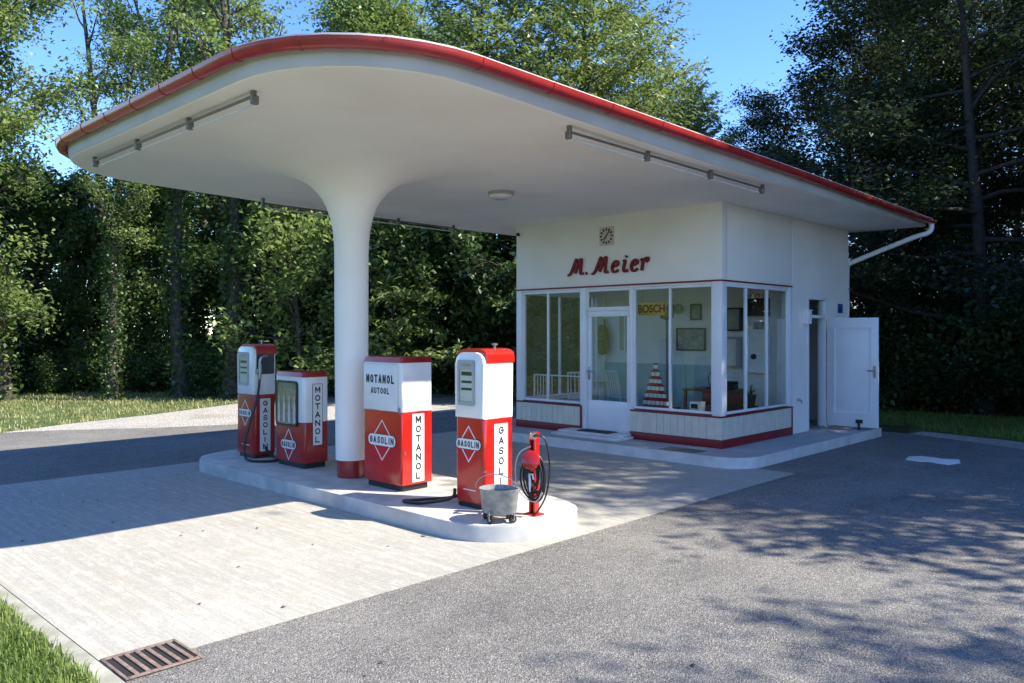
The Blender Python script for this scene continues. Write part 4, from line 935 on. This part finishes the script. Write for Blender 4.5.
# ================================================================ VEGETATION
def leaves_mesh(name, C, size, m, rs, up=.5, aspect=.55, axis=None):
    """one diamond-shaped, slightly folded leaf per centre"""
    n = len(C); nrm = rs.normal(size=(n, 3)); nrm[:, 2] = np.abs(nrm[:, 2]) + up; nrm /= np.linalg.norm(nrm, axis=1)[:, None]
    a = rs.normal(size=(n, 3)) if axis is None else axis + rs.normal(size=(n, 3))*.35
    u = a - nrm*(a*nrm).sum(1)[:, None]; u /= np.linalg.norm(u, axis=1)[:, None] + 1e-9; v = np.cross(nrm, u)
    s = size*rs.uniform(.6, 1.25, (n, 1))
    V = np.empty((n, 4, 3), np.float32)
    V[:, 0] = C - u*s*.5; V[:, 1] = C + v*s*aspect*.5 + nrm*s*.08 - u*s*.05; V[:, 2] = C + u*s*.5 - nrm*s*.10; V[:, 3] = C - v*s*aspect*.5 + nrm*s*.08 - u*s*.05
    return fast_mesh(name, V.reshape(-1, 3), np.arange(n*4).reshape(n, 4), m)
def tubes_mesh(name, polys, m):
    """polys: list of (points (k,3), radii (k,), sides)"""
    V = []; F = []; off = 0
    for P, r, n in polys:
        P = np.asarray(P, float); k = len(P)
        d = np.gradient(P, axis=0); d /= np.linalg.norm(d, axis=1)[:, None] + 1e-9
        ref = np.tile(np.array([.31, .77, .12]), (k, 1)); u = np.cross(d, ref); u /= np.linalg.norm(u, axis=1)[:, None] + 1e-9; v = np.cross(d, u)
        a = np.arange(n)*2*np.pi/n
        ring_ = P[:, None, :] + np.asarray(r)[:, None, None]*(u[:, None, :]*np.cos(a)[None, :, None] + v[:, None, :]*np.sin(a)[None, :, None])
        V.append(ring_.reshape(-1, 3))
        i = np.arange(k-1)[:, None]*n; j = np.arange(n)[None, :]; j2 = (j+1) % n
        F.append(np.stack([i+j, i+j2, i+n+j2, i+n+j], -1).reshape(-1, 4) + off); off += k*n
    me = fast_mesh(name, np.concatenate(V), np.concatenate(F), m); me.shade_smooth(); return me
def curve_pts(p, d, L, rs, n=6, bend=(0, 0, 0), wob=.12):
    pts = [np.array(p, float)]; d = np.array(d, float); d /= np.linalg.norm(d)
    for _ in range(n-1):
        d = d + np.array(bend)/n + rs.normal(size=3)*wob; d /= np.linalg.norm(d); pts.append(pts[-1] + d*L/(n-1))
    return np.array(pts)
def at_frac(P, t):
    x = t*(len(P)-1); i = min(int(x), len(P)-2); return P[i] + (P[i+1]-P[i])*(x-i), (P[i+1]-P[i])

def broadleaf(seed, h, r_tr, base, cr, n_main, n_leaf, leaf, lm, elev=(20, 60), bend=.25, flat=1.0, lean=0., bark=BARK, spread=.33, ivy=0, forks=1, prof=None, sec=6, clump=.30, wob=.045, keep=.5):
    rs = np.random.default_rng(seed); polys = []; twigs = []
    trunks = []
    for k in range(forks):
        a = 2*np.pi*k/forks + rs.uniform(0, 6); d = np.array([np.cos(a)*.22*(forks > 1)+lean, np.sin(a)*.22*(forks > 1), 1.0])
        P = curve_pts((0, 0, -.2), d, h*.97*(1 if k == 0 else rs.uniform(.75, .95)), rs, 12, (-.1*np.cos(a)*(forks > 1), 0, 0), wob)
        rad = r_tr*(1-.93*np.linspace(0, 1, 12)**.85); rad[0] *= 1.35; polys.append((P, rad, 10)); trunks.append(P)
    for k in range(n_main):
        P = trunks[k % forks]; t = base + (1-base)*((k+.5)/n_main)**.9 * .97; p, dd = at_frac(P, t)
        u = (t-base)/(1-base); pr = prof(u) if prof else (.45 + .9*u if u < .45 else .855*(1-(u-.45)/.62)**.7+.08)
        L = cr*max(.12, pr)*rs.uniform(.75, 1.2); az = k*2.39996 + rs.uniform(-.4, .4); el = R(elev[0] + (elev[1]-elev[0])*u + rs.uniform(-10, 10))
        d = np.array([np.cos(az)*np.cos(el), np.sin(az)*np.cos(el), np.sin(el)])
        B = curve_pts(p, d, L, rs, 7, (0, 0, bend), .12); rb = max(.012, r_tr*.42*(1-.75*t))*min(1, L/cr+.3)
        polys.append((B, rb*(1-.85*np.linspace(0, 1, 7)), 6))
        for q in range(sec):
            tt = .22 + .78*(q+rs.uniform(0, 1))/sec; p2, d2 = at_frac(B, min(.99, tt)); d2 = d2/np.linalg.norm(d2)
            sd = np.cross(d2, rs.normal(size=3)); sd /= np.linalg.norm(sd); sd[2] *= flat
            L2 = L*spread*rs.uniform(.6, 1.3)*(1.15-.5*tt) + .25
            Q = curve_pts(p2, d2*.55 + sd*.8 + np.array([0, 0, .12]), L2, rs, 5, (0, 0, bend*.6), .2)
            polys.append((Q, rb*.38*(1-.8*np.linspace(0, 1, 5)), 4))
            twigs.append((Q, L2)); 
            for w in range(2):
                p3, d3 = at_frac(Q, rs.uniform(.3, .9)); d3 = d3/np.linalg.norm(d3); s3 = np.cross(d3, rs.normal(size=3)); s3 /= np.linalg.norm(s3); s3[2] *= flat
                T = curve_pts(p3, d3*.6+s3, L2*.6, rs, 4, (0, 0, 0), .25); polys.append((T, rb*.16*(1-.7*np.linspace(0, 1, 4)), 3)); twigs.append((T, L2*.6))
    wts = np.array([w for _, w in twigs])*(rs.uniform(size=len(twigs)) < keep)*rs.uniform(.4, 1.6, len(twigs)); idx = rs.choice(len(twigs), n_leaf, p=wts/wts.sum()); tt = rs.uniform(.15, 1.05, n_leaf)
    C = np.empty((n_leaf, 3))
    for i in range(n_leaf): C[i] = at_frac(twigs[idx[i]][0], min(.999, tt[i]))[0]
    o = rs.normal(size=(n_leaf, 3))*clump*cr/4; o[:, 2] *= .35+.5*flat; C += o
    tm = tubes_mesh('trunk', polys, bark); lmsh = leaves_mesh('crown', C, leaf, lm, rs, .5 if flat > .5 else 1.2)
    im = None
    if ivy:
        n = ivy; t = rs.uniform(0, .62, n)**.9; base_ = np.array([at_frac(trunks[0], x)[0] for x in t]); a = rs.uniform(0, 6.283, n)
        lump = .8+.7*np.abs(np.sin(t*23+a*1.0))*rs.uniform(.2, 1, n); rr_ = (r_tr*(1-.8*t) + .05 + rs.gamma(1.5, .065, n)*lump)
        C = base_ + np.stack([np.cos(a)*rr_, np.sin(a)*rr_, rs.normal(size=n)*.05], 1); im = leaves_mesh('ivy', C, .12, IVYSHADE, rs, .3, .85)
    return [('trunk', tm), ('crown', lmsh)] + ([('ivy', im)] if im else [])
def conifer(seed, h, r_tr, base, cr, n_leaf, lm, droop=.35, power=.8, size=.26):
    rs = np.random.default_rng(seed); P = curve_pts((0, 0, -.2), (0, 0, 1), h, rs, 14, (0, 0, 0), .015); polys = [(P, r_tr*(1-.95*np.linspace(0, 1, 14)), 9)]; twigs = []
    nb = int(h*11)
    for k in range(nb):
        u = (k+.5)/nb; t = base + (1-base)*u; p, _ = at_frac(P, min(.995, t)); L = cr*((1-u)**power+.03)*rs.uniform(.72, 1.12); az = k*2.39996+rs.uniform(-.3, .3); el = R(5+38*u+rs.uniform(-8, 8))
        B = curve_pts(p, (np.cos(az)*np.cos(el), np.sin(az)*np.cos(el), np.sin(el)), L, rs, 7, (0, 0, -droop), .06)
        B[-2:, 2] += np.array([.02, .06])*L*.6
        polys.append((B, max(.008, .045*L/cr)*(1-.85*np.linspace(0, 1, 7)), 4))
        m_ = max(3, int(L*5))
        for q in range(m_):
            tt = .2+.8*(q+.5)/m_; p2, d2 = at_frac(B, min(.99, tt)); d2 = d2/np.linalg.norm(d2); sd = np.cross(d2, [0, 0, 1.]); sd /= np.linalg.norm(sd)+1e-9; sd *= (-1 if q % 2 else 1)
            L2 = (.28+.30*L*(1-.65*tt))*rs.uniform(.7, 1.2); twigs.append((curve_pts(p2, d2*.7+sd*.8+np.array([0, 0, .05]), L2, rs, 4, (0, 0, -.45), .1), L2))
    wts = np.array([w for _, w in twigs]); idx = rs.choice(len(twigs), n_leaf, p=wts/wts.sum()); C = np.empty((n_leaf, 3)); A = np.empty((n_leaf, 3)); tt = rs.uniform(0, 1, n_leaf)
    for i in range(n_leaf): C[i], A[i] = at_frac(twigs[idx[i]][0], min(.999, tt[i]))
    A /= np.linalg.norm(A, axis=1)[:, None]+1e-9; A[:, 2] -= .15
    C += rs.normal(size=C.shape)*np.array([.08, .08, .06])
    return [('trunk', tubes_mesh('trunk', polys, BARKD)), ('crown', leaves_mesh('crown', C, size, lm, rs, .6, .34, A))]
def shrub(seed, h, r, n_leaf, leaf, lm):
    rs = np.random.default_rng(seed); polys = []; tw = []
    for k in range(16):
        az = rs.uniform(0, 6.283); el = R(rs.uniform(35, 85)); L = h*rs.uniform(.6, 1.1)
        B = curve_pts((rs.uniform(-.2, .2)*r, rs.uniform(-.2, .2)*r, -.05), (np.cos(az)*np.cos(el)*r/h*1.3, np.sin(az)*np.cos(el)*r/h*1.3, np.sin(el)), L, rs, 7, (0, 0, -.25), .15); polys.append((B, .022*(1-.8*np.linspace(0, 1, 7)), 4)); tw.append(B)
        for q in range(6):
            p, d = at_frac(B, rs.uniform(.25, .98)); T = curve_pts(p, d/np.linalg.norm(d)+rs.normal(size=3)*.8, L*.3, rs, 4, (0, 0, -.1), .2); polys.append((T, .008*(1-.7*np.linspace(0, 1, 4)), 3)); tw.append(T)
    C = np.array([at_frac(tw[rs.integers(len(tw))], rs.uniform(.15, .999))[0] for _ in range(n_leaf)]) + rs.normal(size=(n_leaf, 3))*.17
    C[:, 2] = np.abs(C[:, 2])+.03
    return [('stem', tubes_mesh('stem', polys, BARKD)), ('foliage', leaves_mesh('foliage', C, leaf, lm, rs, .5, .6))]

PROTO = {
    'airy1': broadleaf(11, 15, .20, .34, 3.2, 24, 11000, .135, LEAF, (45, 70), .35, forks=2, sec=5, clump=.22),
    'airy2': broadleaf(12, 16, .22, .30, 3.4, 22, 6000, .135, LEAF, (45, 72), .4, forks=2, sec=5, clump=.20),
    'lush1': broadleaf(13, 13, .22, .10, 3.6, 34, 44000, .135, LEAF, (10, 60), .1, ivy=2500, clump=.30),
    'lush2': broadleaf(14, 14, .24, .12, 4.0, 36, 46000, .14, LEAFY, (10, 60), .1, clump=.30),
    'ivied': broadleaf(15, 15, .26, .42, 3.2, 22, 11000, .135, LEAF, (30, 65), .3, ivy=4200, clump=.26),
    'ivied2': broadleaf(16, 14, .22, .45, 2.8, 20, 9000, .135, LEAF, (30, 65), .3, ivy=3000, lean=.06, clump=.26),
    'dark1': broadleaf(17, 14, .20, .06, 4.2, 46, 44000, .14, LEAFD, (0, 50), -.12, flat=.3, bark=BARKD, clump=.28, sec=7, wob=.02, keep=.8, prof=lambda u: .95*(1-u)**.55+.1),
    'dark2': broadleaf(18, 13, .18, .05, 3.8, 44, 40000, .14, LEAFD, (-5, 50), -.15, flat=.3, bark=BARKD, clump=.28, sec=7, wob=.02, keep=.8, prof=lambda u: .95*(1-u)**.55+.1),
    'con1': conifer(21, 15, .25, .06, 5.6, 80000, LEAFC, .25, .55, .185),
    'con2': conifer(22, 12, .20, .06, 4.2, 56000, LEAFC, .2, .55, .185),
}
PROTO['under'] = broadleaf(19, 12, .18, .05, 4.4, 40, 17000, .29, IVYSHADE, (5, 60), .05, clump=.26, keep=.4)  # dark leaf colour puts the understory shade into the crown
PROTO['thin'] = broadleaf(24, 13, .16, .15, 3.6, 34, 6500, .15, LEAFD, (-5, 45), -.1, flat=.25, bark=BARKD, clump=.24, wob=.02, keep=.5, prof=lambda u: .95*(1-u)**.5+.1)
PROTO['bright'] = broadleaf(23, 6.6, .10, .12, 2.5, 24, 8500, .19, LEAF, (15, 60), .1, clump=.42, keep=.45)
SHR = [shrub(31, 2.6, 1.6, 6000, .13, IVYSHADE), shrub(32, 3.6, 1.9, 8500, .14, IVYSHADE), shrub(33, 2.0, 1.5, 4800, .12, IVYSHADE)]  # shrub leaves coloured dark to carry the shade under the trees
def plant(name, parts, loc, rz, sc, label, cat, group):
    t = thing(name, label, cat, loc, group); t.rotation_euler = (0, 0, rz); t.scale = (sc, sc, sc*1.0)
    for nm, me in parts:
        o = bpy.data.objects.new(nm, me); COL.objects.link(o); o.parent = t
    return t
rt = random.Random(77)
def tree(kind, px, depth, sc, label, group='trees of the wood behind the station', name='woodland_tree'):
    p = at(px, depth, -.06); return plant(name, PROTO[kind], p, rt.uniform(0, 6.28), sc, label, 'tree', group)
# named trees that stand out in the picture (left to right)
tree('lush1', -72, 18.6, .98, 'bright leafy tree at the left edge of the picture')
tree('airy2', 122, 25.0, 1.05, 'thin-crowned tree with bare forked limbs against the blue gap at top left')
tree('airy1', 182, 27.0, 1.0, 'slender tree just right of the blue gap at top left')
tree('ivied2', 4, 20.5, .95, 'ivy-clad leaning trunk left of the canopy tip')
tree('ivied', 112, 20.6, .62, 'ivy-clad trunk behind the left tip of the canopy')
tree('ivied2', 182, 21.4, .95, 'dark straight trunk with sky behind it below the left canopy edge')
tree('ivied', 232, 20.9, .95, 'ivy-clad tree left of the white column')
tree('bright', 300, 20.8, .95, 'sunlit leafy tree right behind the left side of the white column')
tree('bright', 388, 21.0, .9, 'sunlit leafy tree showing just right of the white column')
tree('airy1', 262, 29.0, 1.08, 'tall tree rising above the front of the canopy, left of centre')
tree('lush2', 408, 30.0, 1.10, 'yellow-green tree crown above the middle of the canopy')
tree('lush1', 338, 29.0, 1.12, 'green tree crown above the top of the curved gutter')
tree('con1', 575, 24.5, .98, 'big sunlit conifer rising above the middle of the canopy')
tree('con2', 690, 24.5, .78, 'smaller conifer at the left of the blue sky gap')
tree('con2', 492, 23.0, 1.05, 'conifer crown between the yellow-green tree and the big conifer')
tree('con1', 628, 28.0, .86, 'pale green conifer between the big conifer and the smaller one')
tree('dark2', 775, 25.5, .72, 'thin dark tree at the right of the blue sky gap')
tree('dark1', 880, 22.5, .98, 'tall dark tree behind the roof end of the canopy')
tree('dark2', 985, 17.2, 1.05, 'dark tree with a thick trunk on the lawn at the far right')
# the mass behind, told apart by nothing
for k, (px, d, sc) in enumerate(((-110, 25, 1.0), (72, 24, .52), (330, 26, .72), (450, 26, .75), (465, 22.0, .60), (525, 21, .70), (215, 32, .80), (90, 32, .62), (148, 24.5, .55), (20, 24, .55), (262, 25.5, .62), (30, 33, .7), (300, 33, .8), (160, 30, .62), (380, 31, .85))):
    tree(('lush1', 'under', 'under', 'ivied', 'under', 'under', 'under', 'under', 'under', 'under', 'under', 'under', 'under', 'under', 'under')[k], px, d, sc, 'green leafy tree in the mass of the wood behind the pumps')
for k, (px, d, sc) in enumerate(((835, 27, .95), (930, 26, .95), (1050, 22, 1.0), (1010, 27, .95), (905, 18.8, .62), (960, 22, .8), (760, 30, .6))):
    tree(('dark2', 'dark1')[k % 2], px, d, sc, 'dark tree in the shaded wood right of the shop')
# trees standing right of the picture: they shade the yard, the side wall and the dark wood
for k, (x, y, sc) in enumerate(((7.2, 8.2, .98), (11.0, 5.4, 1.30), (12.5, -.9, .87), (9.0, 11.5, 1.1), (14.5, 8.0, 1.15), (5.0, 12.5, 1.0), (11.5, 7.0, 1.05), (17.5, 4.0, 1.0), (6.6, 5.6, .60), (8.5, 16.5, 1.1), (12.5, 21.0, 1.2), (5.0, 18.0, 1.1), (16.0, 15.0, 1.15))):
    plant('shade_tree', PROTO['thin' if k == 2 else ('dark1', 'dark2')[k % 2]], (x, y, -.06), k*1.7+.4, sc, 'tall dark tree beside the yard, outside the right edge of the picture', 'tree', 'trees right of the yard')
for k in range(38):
    px = -40 + k*20 + rt.uniform(-6, 6)
    if px > 520: px += 345
    d = rt.uniform(21.6, 24.5) if px < 520 else rt.uniform(16.8, 19.5)
    plant('undergrowth_shrub', SHR[k % 3], at(px, d, -.04), rt.uniform(0, 6.28), (rt.uniform(.5, .9) if px < 520 else rt.uniform(.7, 1.1)), 'low leafy shrub in the undergrowth along the edge of the wood' if px < 520 else 'dark shrub below the trees right of the shop', 'shrub', 'undergrowth at the wood edge' if px < 520 else 'undergrowth right of the shop')

# ---- grass (uncountable)
def in_poly(x, y, poly):
    ins = np.zeros(len(x), bool); n = len(poly)
    for i in range(n):
        x0, y0 = poly[i]; x1, y1 = poly[(i+1) % n]
        c = ((y0 > y) != (y1 > y)) & (x < (x1-x0)*(y-y0)/(y1-y0+1e-12)+x0); ins ^= c
    return ins
def blades(name, poly, n, h, w, m, seed, zb=0., bias=None, clumpy=0.):
    rs = np.random.default_rng(seed); P = np.array(poly); lo, hi = P.min(0), P.max(0); X = []
    tot = 0
    while tot < n:
        q = rs.uniform(lo, hi, (n, 2))
        if bias: q = q[rs.uniform(size=len(q)) < bias(q)]
        if clumpy:
            f = np.sin(q[:, 0]*2.3+np.sin(q[:, 1]*1.7)*2)*np.sin(q[:, 1]*2.9+np.sin(q[:, 0]*1.3)*2); q = q[f > rs.uniform(-1, clumpy, len(q))]
        q = q[in_poly(q[:, 0], q[:, 1], poly)]; X.append(q); tot += len(q)
    q = np.concatenate(X)[:n]; a = rs.uniform(0, 6.283, n); d = np.stack([np.cos(a), np.sin(a), np.zeros(n)], 1); s = np.stack([-d[:, 1], d[:, 0], np.zeros(n)], 1)
    hh = (h*rs.gamma(5, .2, n))[:, None]; ww = (w*rs.uniform(.6, 1.3, n))[:, None]; b = np.concatenate([q, np.full((n, 1), zb)], 1); k = rs.uniform(.15, .9, (n, 1)); up = np.array([0, 0, 1.])
    V = np.empty((n, 5, 3), np.float32); V[:, 0] = b-s*ww; V[:, 1] = b+s*ww; V[:, 2] = b+d*hh*k*.3+up*hh*.6+s*ww*.7; V[:, 3] = b+d*hh*k*.3+up*hh*.6-s*ww*.7; V[:, 4] = b+d*hh*k+up*hh*(1-.35*k)
    i = np.arange(n)[:, None]*5
    F = np.concatenate([np.concatenate([i, i+1, i+2], 1), np.concatenate([i, i+2, i+3], 1), np.concatenate([i+3, i+2, i+4], 1)])
    return link(name, fast_mesh(name, V.reshape(-1, 3), F, m))
tag(blades('grass', [(-3.6, -10.4), (-3.6, -8.52), (-1.5, -8.50), (.2, -8.53), (1.38, -8.52), (1.9, -10.4)], 70000, .048, .0035, GRASS, 1, .004), 'bright green lawn grass in the lower left corner', 'grass', kind='stuff')
tag(blades('grass', [(-27, -13), (-24, 3.5), (-14.6, 3.8), (-14.1, 2.6), (-12.8, -.5), (-11.75, -2.9), (-11.0, -4.9), (-10.4, -6.1), (-10.2, -13)], 80000, .06, .009, GRASSD, 2, .0, clumpy=.6), 'rough sunlit grass between the road and the wood on the left', 'grass', kind='stuff')
tag(blades('grass', [(-3, 6.3), (-3, 8.5), (3.1, 8.7), (6, 7.4), (6, 3.5), (4.0, 4.3), (2.3, 5.1), (.95, 5.4), (.4, 6.3)], 40000, .07, .006, GRASS, 3, .0), 'shaded lawn grass behind the side door on the right', 'grass', kind='stuff')
# fallen leaves on the pad (uncountable litter)
rs = np.random.default_rng(8); n = 34
C = np.stack([rs.uniform(-4.8, 1.1, n), rs.uniform(-8.3, -5.6, n), np.full(n, .012)], 1)
C2 = np.stack([rs.uniform(1.4, 5.5, n), rs.uniform(-8.5, 3.5, n), np.full(n, .008)], 1)
o = link('leaf_litter', leaves_mesh('leaf_litter', np.concatenate([C, C2]), .036, mat('dead_leaf', (.09, .05, .02), .8, (.05, .03, .015), 30), rs, 6.0, .6)); tag(o, 'scattered dry fallen leaves on the concrete and asphalt', 'fallen leaves', kind='stuff')
